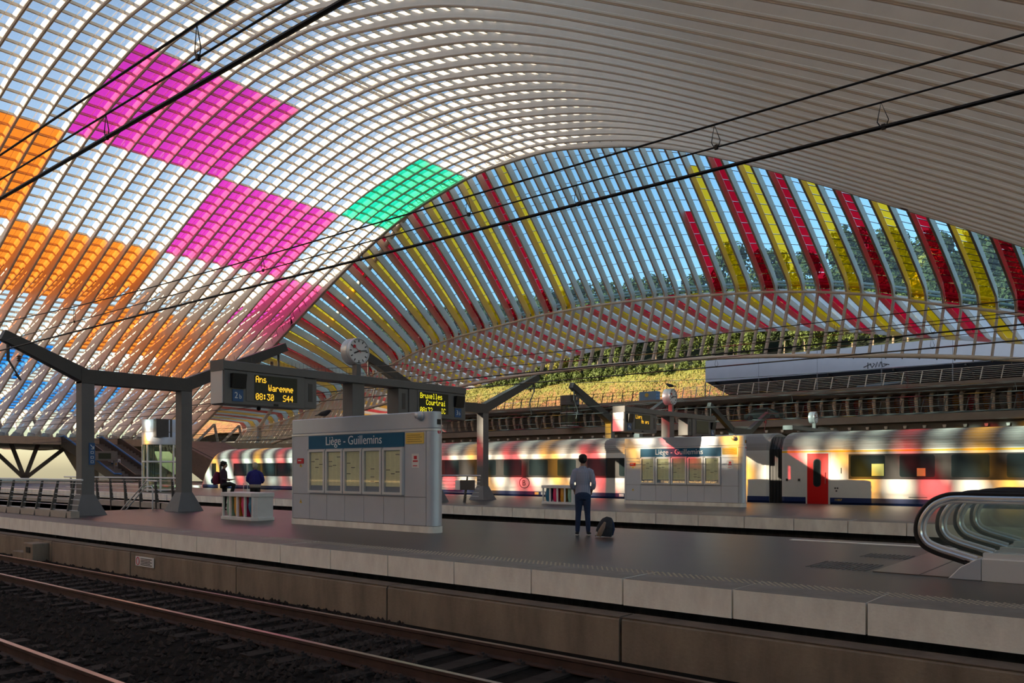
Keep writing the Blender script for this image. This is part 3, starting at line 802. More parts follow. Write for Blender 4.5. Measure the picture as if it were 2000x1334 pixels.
clock(16.95, 'round clock with a bird on top above the second kiosk')
gantry(34.4, 'steel beam whose top just shows above the train roof')
clock(34.4, 'small side-on clock above the train roof near the coach coupling')

# portal gantries for the overhead line
def portal(x, y0, y1, label, near=True, far=True, nl=2.4, fl=4.2):
    t = thing('portal_gantry', label, 'gantry', (x, (y0 + y1) / 2, 0))
    for y in (y0, y1):
        pst = MB(); pst.box(x - 0.21, x + 0.21, y - 0.2, y + 0.2, 0.62, 4.3); pst.build('post', 'steel_grey', t, bevel=0.012)
        a, c = 0.48, 0.21
        MB().add([(x - a, y - a, 0), (x + a, y - a, 0), (x + a, y + a, 0), (x - a, y + a, 0), (x - c, y - c, 0.66), (x + c, y - c, 0.66), (x + c, y + c, 0.66), (x - c, y + c, 0.66)],
                 [(0, 3, 2, 1), (4, 5, 6, 7), (0, 1, 5, 4), (1, 2, 6, 5), (2, 3, 7, 6), (3, 0, 4, 7)]).build('flared_foot', 'steel_grey', t)
    MB().box(x - 0.22, x + 0.22, y0 - 0.2, y1 + 0.2, 4.22, 4.68).build('crossbeam', 'steel_dark', t, bevel=0.01)
    bb = MB()
    for k in range(40):
        yy = y0 + k * (y1 - y0) / 40; bb.bar((x + 0.15, yy, 4.68), (x + 0.15, yy, 4.86), 0.006, 0.006)
    bb.build('bird_spikes', 'steel_dark', t, kind='stuff')
    for on, ya, sg, ln in ((near, y0, -1, nl), (far, y1, 1, fl)):
        if not on: continue
        MB().bar((x, ya, 4.45), (x, ya + sg * ln, 4.45 + ln * 0.44), 0.40, 0.44, ends=(1, 0.72)).build('arm', 'steel_dark', t)
        yq = ya + sg * ln * 0.93
        bb = MB(); zt = 4.3 + ln * 0.41
        bb.tube([(x, yq, zt), (x, yq, zt - 0.55)], 0.045, 8); bb.tube([(x, yq, zt - 0.5), (x, yq - sg * 0.35, zt - 1.1), (x, yq - sg * 0.2, 4.35)], 0.03, 6)
        bb.build('registration_arm', 'steel_dark', t)
        bb = MB(); bb.lathe([(0.03, 0), (0.075, -0.03), (0.03, -0.06), (0.075, -0.09), (0.03, -0.12), (0.075, -0.15), (0.03, -0.18)], (x, yq - sg * 0.3, zt - 0.35), 'z', 10).build('insulator', 'insulator', t, smooth=True)
portal(-27.2, 11.4, 14.75, 'dark portal gantry with flared feet and raised arms on the near platform at left')
portal(-26.3, 26.35, 29.7, 'portal gantry on the second platform, sunlit post just right of the near kiosk', fl=4.4, nl=4.2)
portal(-26.3, 41.2, 44.5, 'portal gantry behind the train, its arm rising left of the second kiosk', fl=4.0, nl=4.0)
portal(-26.3, 58.5, 61.5, 'farthest portal gantry, a faint arm above the train right of the second kiosk', fl=3.8, nl=4.0)
sg = thing('direction_sign', 'narrow blue exit sign with a white arrow fixed to the left gantry post', 'sign', (-26.98, 11.5, 2.0))
MB().box(-26.99, -26.96, 11.42, 11.60, 1.62, 2.32).build('plate', 'pict_blue', sg)
bb = MB(); arrow(bb, [(11.46, 2.26), (11.56, 2.14)], 0.02, -26.955); arrow(bb, [(11.56, 2.22), (11.56, 2.13), (11.48, 2.13)], 0.02, -26.955)
for z in (1.98, 1.82, 1.68): arrow(bb, [(11.47, z), (11.55, z), (11.55, z + 0.07), (11.47, z + 0.07), (11.47, z)], 0.012, -26.955)
bb.build('pictogram', 'letter_white', sg, kind='stuff')

# ------------------------------------------------------------------ overhead wires
def overhead(yc, label, x0, x1, zc, za, zm, sup, rad=0.010, drops=(), chain=None, zmax=0.55):
    t = thing('overhead_line', label, 'overhead wire', ((x0 + x1) / 2, yc, zc))
    def sag(x):
        d = min(abs(x - s) for s in sup); return zm + zmax * max(0, 1 - d / 16) ** 2
    xs = np.linspace(x0, x1, 40)
    MB().tube([(x0, yc, zc), (x1, yc, zc)], rad * 1.9, 6).build('contact_wire', 'black', t)
    MB().tube([(x0, yc, za), (x1, yc, za)], rad * 0.9, 6).build('auxiliary_wire', 'black', t)
    MB().tube([(x, yc, sag(x)) for x in xs], rad * 1.1, 6).build('messenger_wire', 'black', t)
    for k, x in enumerate(drops):
        bb = MB(); z1, z0 = (sag(x), za) if k % 2 == 0 else (za, zc)
        bb.tube([(x - 0.02, yc, z0), (x - 0.05, yc, z0 + (z1 - z0) * 0.25), (x - 0.02, yc, z1), (x + 0.04, yc, z0 + (z1 - z0) * 0.25), (x + 0.02, yc, z0)], rad * 0.5, 4)
        bb.box(x - 0.016, x + 0.016, yc - 0.014, yc + 0.014, z0 - 0.02, z0 + 0.022)
        bb.build('dropper', 'black', t)
    return t
overhead(3.3, 'thick overhead wires nearest the camera, crossing the upper left corner', -80, 16, 4.44, 4.65, 4.92, (-27,), drops=(-5.87, -7.43, -14, -12), rad=0.010)
overhead(7.2, 'overhead wires above the near track, sweeping from lower left to the right edge', -104, 16, 4.32, 4.53, 4.75, (-27.2,), drops=(-17.7, -14.6, -10.9, -8.6, -6.6, -5.0, -3.4, -1.9), rad=0.010)
overhead(18.9, 'thin overhead wires just behind the near platform', -104, 16, 4.35, 4.6, 4.85, (-27,), drops=(-20, -16, -12, -9, -6, -4), rad=0.010)
overhead(21.2, 'thin overhead wires just in front of the second platform', -104, 16, 4.35, 4.6, 4.9, (-27,), drops=(-22, -18, -13, -10, -7, -4.5), rad=0.010)
overhead(37.7, 'fine overhead wires above the waiting train', -104, 16, 4.6, 5.0, 5.9, (-27,), drops=(-34, -26, -20, -14, -9, -5), rad=0.013)
overhead(58, 'fine overhead wires beyond the far platform', -104, 16, 5.2, 5.6, 6.6, (-27,), drops=(-50, -40, -30, -20, -12), rad=0.016)
overhead(62, 'farthest fine overhead wires in front of the raised decks', -104, 16, 5.4, 5.9, 7.2, (-27,), drops=(-56, -44, -34, -24, -14), rad=0.016)

# ------------------------------------------------------------------ information kiosks
def rrect(x0, x1, z0, z1, r, n=4):
    p = []
    for cx, cz, a0 in ((x1 - r, z1 - r, 0), (x0 + r, z1 - r, 90), (x0 + r, z0 + r, 180), (x1 - r, z0 + r, 270)):
        for k in range(n + 1):
            a = R(a0 + 90 * k / n); p.append((cx + r * math.cos(a), cz + r * math.sin(a)))
    return p
def kiosk(label, loc=None):
    t = thing('information_kiosk', label, 'kiosk', (-15.9, 13.31, 0))
    Y = 13.1
    def stad(g, x0=-18.44, x1=-13.34, ym=13.31, r=0.21):
        p = []
        for k in range(9): a = R(-90 + 180 * k / 8); p.append((x1 + (r + g) * math.cos(a), ym + (r + g) * math.sin(a)))
        for k in range(9): a = R(90 + 180 * k / 8); p.append((x0 + (0.12 + g) * math.cos(a) * 1.0, ym + (r + g) * math.sin(a)))
        return p
    MB().prism(stad(0.02), 'z', 0, 0.15).build('plinth', 'slab', t)
    MB().prism(stad(-0.03), 'z', 0.15, 2.36).build('core', 'steel_dark', t)
    MB().prism(stad(0.0), 'z', 2.41, 2.80).build('roof_fascia', 'kiosk_grey', t, smooth=True, bevel=0.02)
    MB().prism(stad(0.015), 'z', 2.355, 2.405).build('trim_band', 'alu', t, smooth=True)
    cap = MB(); p = [(-13.33 + 0.21 * math.cos(R(-90 + 180 * k / 12)), 13.31 + 0.21 * math.sin(R(-90 + 180 * k / 12))) for k in range(13)]
    cap.prism(p, 'z', 0.16, 2.35).build('end_cap', 'kiosk_grey', t, smooth=True)
    p = [(-18.45 + 0.12 * math.cos(R(90 + 180 * k / 8)), 13.31 + 0.21 * math.sin(R(90 + 180 * k / 8))) for k in range(9)]
    MB().prism(p, 'z', 0.16, 2.35).build('end_cap', 'kiosk_grey', t, smooth=True)
    ex = [-18.44, -17.71, -16.98, -16.26, -15.52, -14.79, -14.06, -13.34]
    for a, c in zip(ex[:-1], ex[1:]):
        MB().box(a + 0.006, c - 0.006, Y, Y + 0.06, 0.165, 0.815).build('lower_panel', 'kiosk_grey', t)
    MB().box(-18.434, -17.715, Y, Y + 0.06, 0.825, 2.35).build('upper_panel', 'kiosk_grey', t)
    MB().box(-14.054, -13.346, Y, Y + 0.06, 0.825, 2.35).build('upper_panel', 'kiosk_grey', t)
    MB().box(-17.71, -14.06, Y, Y + 0.06, 0.825, 2.35).build('upper_panel', 'kiosk_grey', t)
    s = MB().box(-17.71, -14.06, Y - 0.025, Y, 2.0, 2.34).build('name_sign', 'sign_blue', t)
    text('Liège - Guillemins', 0.315, (-17.0, Y - 0.027, 2.09), ROT_FRONT, 'letter_white', s, sx=0.96)
    rk = random.Random(5)
    for a, c in zip(ex[1:6], ex[2:7]):
        x0, x1 = a + 0.018, c - 0.018; z0, z1 = 0.86, 1.98
        f = MB()
        f.box(x0, x0 + 0.065, Y - 0.07, Y, z0, z1); f.box(x1 - 0.065, x1, Y - 0.07, Y, z0, z1); f.box(x0 + 0.065, x1 - 0.065, Y - 0.07, Y, z0, z0 + 0.06); f.box(x0 + 0.065, x1 - 0.065, Y - 0.07, Y, z1 - 0.06, z1)
        fr = f.build('timetable_case', 'alu', t)
        for cx in (x0 + 0.02, x1 - 0.02):
            for cz in (z0 + 0.02, z1 + 0.005): pass
        MB().lathe([(0.022, 0), (0.022, -0.02)], (x0 + 0.02, Y - 0.07, z1 - 0.01), 'y', 10).build('hinge', 'chrome', fr)
        MB().box(x0 + 0.065, x1 - 0.065, Y - 0.012, Y - 0.002, z0 + 0.06, z1 - 0.06).build('backing', 'paper_base', fr)
        pp = MB().box(x0 + 0.085, x1 - 0.07, Y - 0.022, Y - 0.013, z0 + 0.19, z1 - 0.07).build('timetable', 'paper_yellow', fr)
        ln = MB(); cw = (x1 - x0 - 0.2) / 3
        for col in range(3):
            for k in range(34):
                zz = z1 - 0.12 - k * 0.0225
                ln.box(x0 + 0.105 + col * cw, x0 + 0.105 + col * cw + cw * rk.uniform(0.55, 0.85), Y - 0.0235, Y - 0.022, zz, zz + 0.005)
        ln.build('printed_lines', 'paper_line', pp, kind='stuff')
        mk = MB()
        for k in range(rk.choice((3, 4, 4))):
            col = rk.randrange(3); zz = z1 - 0.16 - rk.random() * 0.68
            mk.box(x0 + 0.10 + col * cw, x0 + 0.10 + col * cw + cw * 0.85, Y - 0.025, Y - 0.0235, zz, zz + 0.016)
        mk.build('printed_bars', 'letter_black', pp, kind='stuff')
        MB().box(x0 + 0.06, x1 - 0.06, Y - 0.062, Y - 0.058, z0 + 0.055, z1 - 0.055).build('glass', 'glass_case', fr)
    n = MB().prism(rrect(-14.01, -13.40, 2.06, 2.32, 0.02), 'y', Y - 0.012, Y).build('notice', 'notice_yellow', t, label='yellow notice')
    ln = MB()
    for k in range(4): ln.box(-13.96, -13.46 - 0.06 * (k % 2), Y - 0.0135, Y - 0.012, 2.11 + k * 0.05, 2.118 + k * 0.05)
    ln.build('printed_lines', 'letter_black', n, kind='stuff')
    n = MB().prism(rrect(-18.23, -17.95, 1.62, 1.76, 0.02), 'y', Y - 0.012, Y).build('sticker', 'notice_red', t, label='red sticker')
    MB().box(-18.19, -18.05, Y - 0.0135, Y - 0.012, 1.69, 1.715).build('print', 'letter_white', n)
    MB().prism(rrect(-18.36, -18.27, 1.63, 1.72, 0.03), 'y', Y - 0.01, Y).build('sticker', 'white_paint', t, label='small white sticker')
    for z in (1.53, 0.57):
        n = MB().prism([(-18.13, z), (-18.03, z), (-18.08, z + 0.1)], 'y', Y - 0.01, Y).build('hazard_label', 'notice_yellow', t)
        MB().box(-18.088, -18.072, Y - 0.0115, Y - 0.01, z + 0.02, z + 0.065).build('print', 'letter_black', n)
    n = MB().box(-13.80, -13.56, Y - 0.01, Y, 1.50, 1.83).build('notice', 'white_paint', t, label='white notice with red print')
    ln = MB(); ln.box(-13.73, -13.63, Y - 0.0115, Y - 0.01, 1.70, 1.78); ln.box(-13.76, -13.60, Y - 0.0115, Y - 0.01, 1.64, 1.675); ln.box(-13.76, -13.62, Y - 0.0115, Y - 0.01, 1.54, 1.56)
    ln.build('print', 'notice_red', n, kind='stuff')
    MB().lathe([(0.11, 0), (0.11, -0.04), (0.07, -0.06), (0.07, -0.16), (0.04, -0.18)], (-13.5, Y, 2.70), 'y', 18).build('loudspeaker', 'kiosk_grey', t, smooth=True)
    MB().box(-13.14, -13.115, 13.26, 13.36, 2.5, 2.62).build('camera', 'black', t)
    MB().lathe([(0.05, 0), (0.05, 0.004)], (-13.125, 13.31, 2.33), 'x', 16).build('badge', 'notice_red', t)
    return t
K1 = kiosk('grey metal kiosk on the near platform with blue name sign and five yellow timetables')
dup(K1, (-15.8, 30.2, 0), 'grey kiosk on the second platform, sunlit along its top, right of the standing man')
dup(K1, (-104, 46.5, 0), 'distant small kiosk behind the railing at far left')

# ------------------------------------------------------------------ recycling bins
def bins(label):
    t = thing('recycling_station', label, 'bin', (-20.95, 13.3, 0))
    x0, x1, y0, y1 = -21.78, -20.12, 13.0, 13.62; ch = 0.12
    def ring(z0, z1, g, nm):
        MB().prism([(x0 - g, y0 - g), (x1 - ch, y0 - g), (x1 + g, y0 + ch), (x1 + g, y1 + g), (x0 - g, y1 + g)], 'z', z0, z1).build(nm, 'bin_white', t, bevel=0.012)
    ring(0.0, 0.1, 0.03, 'base'); ring(0.68, 0.80, 0.03, 'lid')
    MB().box(x0 + 0.05, x1 - 0.05, y0 + 0.5, y1, 0.1, 0.68).build('back_panel', 'bin_white', t)
    MB().prism([(x1 - ch - 0.02, y0 + 0.0), (x1 - ch + 0.01, y0), (x1, y0 + ch), (x1, y1), (x1 - 0.03, y1), (x1 - 0.03, y0 + ch + 0.02)], 'z', 0.1, 0.68).build('side_panel', 'bin_white', t)
    w = (x1 - ch - x0) / 4
    for k in range(5):
        xx = x0 + k * w; MB().box(xx - (0.02 if k else 0), xx + 0.055, y0, y0 + 0.05, 0.1, 0.68).build('mullion', 'bin_white', t)
    for k, c in enumerate(('green', 'orange', 'pink', 'blue')):
        cx = x0 + (k + 0.58) * w; bb = MB(); prof = []
        rr = random.Random(k)
        vs = []; fs = []; N = 14;  H = [0.11, 0.14, 0.22, 0.34, 0.45, 0.55, 0.62, 0.67]
        for h in H:
            q = 0.62 + 0.38 * math.sin(min(1, (h - 0.08) / 0.3) * 1.5) if h < 0.5 else 0.9
            for j in range(N):
                a = 2 * math.pi * j / N; r2 = q * (1 + 0.09 * math.sin(3 * a + k + h * 9) + rr.uniform(-0.05, 0.05))
                vs.append((cx + 0.17 * r2 * math.cos(a), y0 + 0.21 + 0.17 * r2 * math.sin(a), h))
        for i in range(len(H) - 1):
            for j in range(N): fs.append((i * N + j, i * N + (j + 1) % N, (i + 1) * N + (j + 1) % N, (i + 1) * N + j))
        fs.append(tuple(range(N)))
        bb.add(vs, fs).build('sack', 'sack_' + c, t, smooth=True, label={'green': 'pale green sack', 'orange': 'orange sack', 'pink': 'pink sack', 'blue': 'blue sack'}[c])
    return t
B1 = bins('white recycling station with green, orange, pink and blue sacks left of the near kiosk')
b2 = dup(B1, (-20.2, 27.9, 0), 'small white recycling station on the second platform left of the standing man')
cols = ['sack_blue', 'sack_pink', 'sack_orange', 'sack_green']
for i, ch in enumerate([c for c in b2.children if c.name.startswith('sack')]):
    ch.data = ch.data.copy(); ch.data.materials[0] = MATS[cols[i]]; ch['label'] = ('blue sack', 'pink sack', 'orange sack', 'pale green sack')[i]

# ------------------------------------------------------------------ railings round the stairwell
def railing(label, x0, x1, y, n, sg, zb, lean=0.16, parts_loc=None, mat='steel_dark', h=1.1, nr=6):
    t = thing('railing', label, 'railing', ((x0 + x1) / 2, y, zb))
    MB().tube([(x0, y + sg * lean, zb + h), (x1, y + sg * lean, zb + h)], 0.03, 8).build('handrail', 'alu', t, smooth=True)
    for k in range(nr):
        f = 0.16 + 0.74 * k / (nr - 1)
        MB().tube([(x0, y + sg * lean * f, zb + h * f), (x1, y + sg * lean * f, zb + h * f)], 0.012, 5).build('rail', 'alu', t)
    for k in range(n):
        x = x0 + (x1 - x0) * (k + 0.5) / n
        MB().prism([(y - 0.12, zb - 0.22), (y + 0.04, zb - 0.22), (y + sg * lean + 0.05, zb + h * 0.96), (y + sg * lean - 0.01, zb + h * 0.96)], 'x', x - 0.025, x + 0.025).build('baluster', mat, t)
    return t
railing('steel railing with tapered dark balusters along the near side of the stairwell', -37.5, -25.4, 10.4, 10, 1, 0.05)
railing('steel railing on a white kerb along the far side of the stairwell', -38, -28.0, 15.2, 8, -1, 0.05)
t = thing('stair_handrail', 'sloping double handrail with a bent end post going down the stairwell', 'handrail', (-30, 14.5, 0))
MB().tube([(-28.6, 14.5, 1.05), (-29.4, 14.5, 1.05), (-31.8, 14.5, -0.3)], 0.03, 8).build('upper_rail', 'alu', t)
MB().tube([(-28.96, 14.5, 0), (-28.96, 14.5, 0.78), (-29.05, 14.5, 0.85), (-29.5, 14.5, 0.82), (-31.6, 14.5, -0.4)], 0.025, 8).build('lower_rail', 'alu', t)
railing('short railing with a hanging sign beside the sunlit gantry post', -30.5, -24.0, 26.8, 4, 1, 0.1)
t = thing('hanging_board', 'small dark notice board hung on the short railing', 'board', (-24.6, 26.75, 0.7))
MB().box(-25.0, -24.15, 26.7, 26.75, 0.55, 1.0).build('panel', 'steel_dark', t)
MB().box(-25.3, -25.02, 26.7, 26.75, 0.55, 0.98).build('sign_plate', 'white_paint', t)

# ------------------------------------------------------------------ the waiting train
TY = 36.3
PROF = [(0.10, -0.12, 3), (0.0, 0.04, 3), (0.0, 0.24, 0), (0.0, 1.06, 0), (0.0, 2.07, 0), (0.0, 2.23, 4), (0.005, 2.31, 0), (0.012, 2.36, 1), (0.045, 2.52, 1), (0.11, 2.68, 1), (0.23, 2.85, 1), (0.42, 3.0, 1), (0.72, 3.12, 1), (1.08, 3.18, 1), (1.45, 3.2, 1)]
def coach(label, x0, x1, yellow, nose=False):
    t = thing('passenger_coach', label, 'train', ((x0 + x1) / 2, TY + 1.45, -0.8), group='coaches of the waiting train')
    half = PROF; full = [(TY + d, z) for d, z, m in half] + [(TY + 2.9 - d, z) for d, z, m in reversed(half[:-1])]
    n = len(full); mid = len(half) - 1
    xs = [x0, x0 + 0.12, x1 - 0.12, x1]; ins = [0.05, 0, 0, 0.05]
    def off(x, z):
        return max(0.0, (z - 0.2) * 0.52 if z < 1.3 else 0.57 + (z - 1.3) * 1.05) if nose and x == x0 else 0.0
    vs = []
    for x, g in zip(xs, ins):
        for y, z in full:
            sh = off(x0, z) if (nose and x in (x0, x0 + 0.12)) else 0.0
            vs.append((x + sh, y + (g if y < TY + 1.45 else -g), z - (g if z > 2.9 else 0)))
    b = MB(); fs = []; ms = []
    for i in range(3):
        for j in range(n - 1):
            m = half[j][2] if j < mid else half[n - 2 - j][2]
            if not yellow and m == 4: m = 0
            if nose and i == 0: m = 4
            b.f.append((i * n + j, (i + 1) * n + j, (i + 1) * n + j + 1, i * n + j + 1)); b.m.append(m)
    b.v = [tuple(v) for v in vs]
    b.f.append(tuple(range(n))); b.m.append(4 if nose else 1); b.f.append(tuple(reversed(range(3 * n, 4 * n)))); b.m.append(1)
    b.build('body', ['train_white', 'train_roof', 'train_band', 'train_blue', 'train_yellow'], t)
    xa, xb = x0 + (3.6 if nose else 2.7), x1 - 2.6
    bb = MB()
    for k in range(9):
        j = 7 + k * 0.72; i = int(j); f = j - i
        d = half[i][0] + (half[min(i + 1, mid)][0] - half[i][0]) * f; z = half[i][1] + (half[min(i + 1, mid)][1] - half[i][1]) * f
        bb.bar((xa, TY + d - 0.004, z + 0.004), (xb, TY + d - 0.004, z + 0.004), 0.03, 0.018)
    bb.build('roof_ribs', 'train_roof', t, kind='stuff')
    # underframe and bogies
    MB().box(x0 + 0.6, x1 - 0.6, TY + 0.35, TY + 2.55, -0.5, -0.05).build('underframe', 'train_under', t)
    for xc in (x0 + 4.2, x1 - 4.2):
        bg_ = MB().box(xc - 1.7, xc + 1.7, TY + 0.3, TY + 0.55, -0.45, -0.12); bg_.box(xc - 0.3, xc + 0.3, TY + 0.25, TY + 2.6, -0.5, -0.05)
        bo = bg_.build('bogie', 'train_under', t)
        for dx in (-1.25, 1.25):
            for yy in (TY + 0.66, TY + 2.1): MB().lathe([(0.36, 0), (0.36, 0.03), (0.42, 0.09), (0.42, 0.13)], (xc + dx, yy, -0.38), 'y', 20).build('wheel', 'train_under', bo)
    return t
def window(t, x0, x1, z0=1.13, z1=2.03, r=0.09, y=TY, inner=None):
    f = MB().prism(rrect(x0 - 0.03, x1 + 0.03, z0 - 0.03, z1 + 0.03, r), 'y', y - 0.006, y + 0.02).build('window', 'rubber', t)
    MB().prism(rrect(x0, x1, z0, z1, r), 'y', y - 0.012, y - 0.004).build('pane', 'train_glass', f)
    if inner: MB().box(x0 + (x1 - x0) * inner[0], x0 + (x1 - x0) * inner[1], y - 0.0145, y - 0.0125, z0 + 0.04, z0 + (z1 - z0) * inner[2]).build('pane_patch', 'patch_yellow_green', f)  # yellow-green patch over the lower part of the pane
def tdoor(t, x0, x1, red=True):
    MB().box(x0 - 0.07, x1 + 0.07, TY - 0.012, TY + 0.02, -0.1, 2.22).build('door_frame', 'train_white', t)
    d = MB().box(x0, x1, TY - 0.025, TY - 0.005, -0.06, 2.18).build('door', 'train_red' if red else 'train_white', t, bevel=0.008)
    xm = (x0 + x1) / 2
    MB().prism(rrect(xm - 0.19, xm + 0.15, 0.70, 1.95, 0.16), 'y', TY - 0.034, TY - 0.024).build('door_seal', 'rubber', d)
    MB().prism(rrect(xm - 0.15, xm + 0.11, 0.74, 1.91, 0.125), 'y', TY - 0.038, TY - 0.033).build('pane', 'train_glass', d)
    MB().tube([(x1 - 0.12, TY - 0.05, 0.85), (x1 - 0.12, TY - 0.05, 1.35)], 0.012, 6).build('handle', 'chrome', d)
CA = coach('first class coach at right with yellow stripe below the roof and one red door', -13.95, 12.5, True)
MB().box(-11.0, 12.2, TY - 0.004, TY + 0.01, 1.06, 2.13).build('window_band', 'train_band', CA)
tdoor(CA, -12.78, -11.86)
for i, (a, c) in enumerate(((-10.92, -9.52), (-8.95, -7.62), (-7.02, -5.68), (-5.1, -3.8), (-3.2, -1.9), (-1.3, 0))): window(CA, a, c, 1.16, 2.08, inner=((0.62, 0.97, 0.6), (0.5, 0.74, 0.4), None, None, None, None)[i])
text('1', 0.36, (-11.4, TY - 0.006, 1.3), ROT_FRONT, 'letter_black', CA)
text('11807', 0.13, (-11.6, TY - 0.006, 0.10), ROT_FRONT, 'notice_yellow', CA)
MB().add([(-13.35, TY + 0.10, 2.52), (-12.93, TY + 0.10, 2.52), (-12.93, TY + 0.30, 2.86), (-13.35, TY + 0.30, 2.86)], [(0, 1, 2, 3)]).build('roof_grille', 'steel_dark', CA)
for x in (-13.75, -13.2): MB().box(x, x + 0.1, TY - 0.008, TY, 0.95, 1.06).build('vent', 'letter_black', CA)
for x, z in ((-11.6, 0.62), (-11.5, 0.62), (-11.55, 0.5)): MB().box(x, x + 0.07, TY - 0.008, TY, z, z + 0.07).build('socket', 'steel_dark', CA)
MB().tube([(-8.6, TY - 0.015, 0.32), (-7.9, TY - 0.015, 0.32)], 0.012, 5).build('step_grip', 'letter_black', CA)
CB = coach('middle coach of the train, white with a row of windows and a round B emblem', -41.0, -14.55, False)
MB().box(-37.6, -17.1, TY - 0.004, TY + 0.01, 1.03, 2.08).build('window_band', 'train_band', CB)
tdoor(CB, -16.55, -15.66)
tdoor(CB, -39.7, -38.9)
for i, (a, c) in enumerate(((-37.2, -36.0), (-35.3, -34.1), (-32.46, -31.1), (-30.5, -29.15), (-28.6, -27.27), (-26.6, -25.35), (-24.6, -23.35), (-22.6, -21.4), (-20.6, -19.4), (-18.7, -17.5))): window(CB, a, c)
e = MB().tube([(-28.95 + 0.36 * math.cos(k * math.pi / 16), TY - 0.008, 0.72 + 0.30 * math.sin(k * math.pi / 16)) for k in range(32)], 0.02, 5, closed=True).build('emblem_ring', 'letter_black', CB)
text('B', 0.46, (-29.11, TY - 0.008, 0.56), ROT_FRONT, 'letter_black', CB)
text('Open 38 79 10 70', 0.13, (-27.4, TY - 0.006, 0.10), ROT_FRONT, 'letter_white', CB)
MB().box(-26.9, -25.7, TY - 0.01, TY + 0.01, 0.28, 0.62).build('grille', 'rubber', CB)
MB().box(-40, -17, TY + 0.06, TY + 0.1, -0.42, 0.0).build('valance', 'skirt_cream', CB)
for x in (-31.7, -29.7, -25.0, -35.0): MB().box(x, x + 1.25, TY + 0.05, TY + 0.065, -0.35, -0.06).build('valance_opening', 'opening_shade', CB)  # near-black plates paint the shade inside the valance openings
for x, m in ((-28.2, 'notice_yellow'), (-27.75, 'white_paint'), (-22.6, 'white_paint')): MB().box(x, x + 0.28, TY - 0.008, TY, 0.06, 0.2).build('plate', m, CB)
CC = coach('cab car at the left end of the train with a sloping yellow nose', -64.0, -41.6, False, nose=True)
window(CC, -62.35, -61.75, 0.95, 1.98, r=0.04); tdoor(CC, -61.35, -60.6, red=False)
MB().box(-59.1, -43.5, TY - 0.006, TY, 0.98, 1.98).build('window_band', 'rubber', CC)
for k in range(8): window(CC, -58.9 + k * 1.95, -57.3 + k * 1.95, 1.03, 1.93)
MB().box(-46.9, -45.7, TY - 0.01, TY + 0.01, 0.28, 0.6).build('grille', 'rubber', CC)
MB().box(-58, -43, TY + 0.06, TY + 0.1, -0.42, 0.0).build('valance', 'skirt_cream', CC)
text('13 50 88 26', 0.13, (-47, TY - 0.006, 0.10), ROT_FRONT, 'letter_white', CC)
MB().box(-64.35, -64.0, TY + 0.5, TY + 2.4, -0.45, 0.15).build('buffer_beam', 'train_under', CC)
for a, c, lb in ((-14.55, -13.95, 'black rubber gangway between the right and middle coaches'), (-41.6, -41.0, 'black rubber gangway between the middle coach and the cab car')):
    t = thing('gangway', lb, 'gangway', ((a + c) / 2, TY + 1.45, -0.5))
    for k in range(4):
        xx = a + (c - a) * k / 4
        MB().prism([(TY + 0.12, -0.35), (TY + 0.12, 2.4), (TY + 0.5, 2.98), (TY + 2.4, 2.98), (TY + 2.78, 2.4), (TY + 2.78, -0.35)], 'x', xx + 0.01, xx + (c - a) / 4 - 0.01).build('bellows', 'rubber', t)

# ------------------------------------------------------------------ glass lifts
def lift(label, x, y, z0, r, zg, zt, dark):
    t = thing('glass_lift', label, 'lift', (x, y, z0))
    MB().lathe([(r, 0), (r, zg - z0)], (x, y, z0), 'z', 28).build('shaft', 'glass_lift', t, smooth=True)
    for k in range(8):
        a = k * math.pi / 4 + 0.3
        MB().box(x + r * math.cos(a) - 0.05, x + r * math.cos(a) + 0.05, y + r * math.sin(a) - 0.05, y + r * math.sin(a) + 0.05, z0, zg).build('mullion', 'steel_dark' if dark else 'alu', t)
    for z in (z0 + (zg - z0) * 0.62, z0 + 0.05):
        MB().lathe([(r + 0.02, 0), (r + 0.05, 0.02), (r + 0.05, 0.1), (r + 0.02, 0.12)], (x, y, z), 'z', 28).build('ring', 'alu', t, smooth=True)
    h = zt - zg
    for k in range(2):
        MB().lathe([(r + 0.04, 0), (r + 0.06, 0.02), (r + 0.06, h / 2 - 0.03), (r + 0.04, h / 2)], (x, y, zg + k * h / 2), 'z', 32).build('cap', 'kiosk_grey' if not dark else 'steel_grey', t, smooth=True)
    MB().box(x + r * 0.55, x + r * 1.05, y - r * 0.8, y + 0.2, zg + h * 0.3, zt + 0.02).build('control_box', 'steel_dark', t)
    MB().box(x - 0.6, x + 0.6, y - 0.5, y + 0.5, z0 + 0.1, z0 + 2.2).build('cabin', 'glass_rail', t)
    for k in range(3): MB().tube([(x - 0.3 + 0.3 * k, y - 0.6, z0), (x - 0.3 + 0.3 * k, y - 0.6, zg)], 0.03, 5).build('guide', 'steel_grey', t)
lift('round glass lift with a polished metal top between the left gantry posts', -53.6, 27.4, 0.0, 1.12, 3.15, 4.85, False)
lift('round glass lift with a dark cap rising between the two raised decks', -58.9, 83.0, 6.85, 1.15, 9.55, 10.75, True)

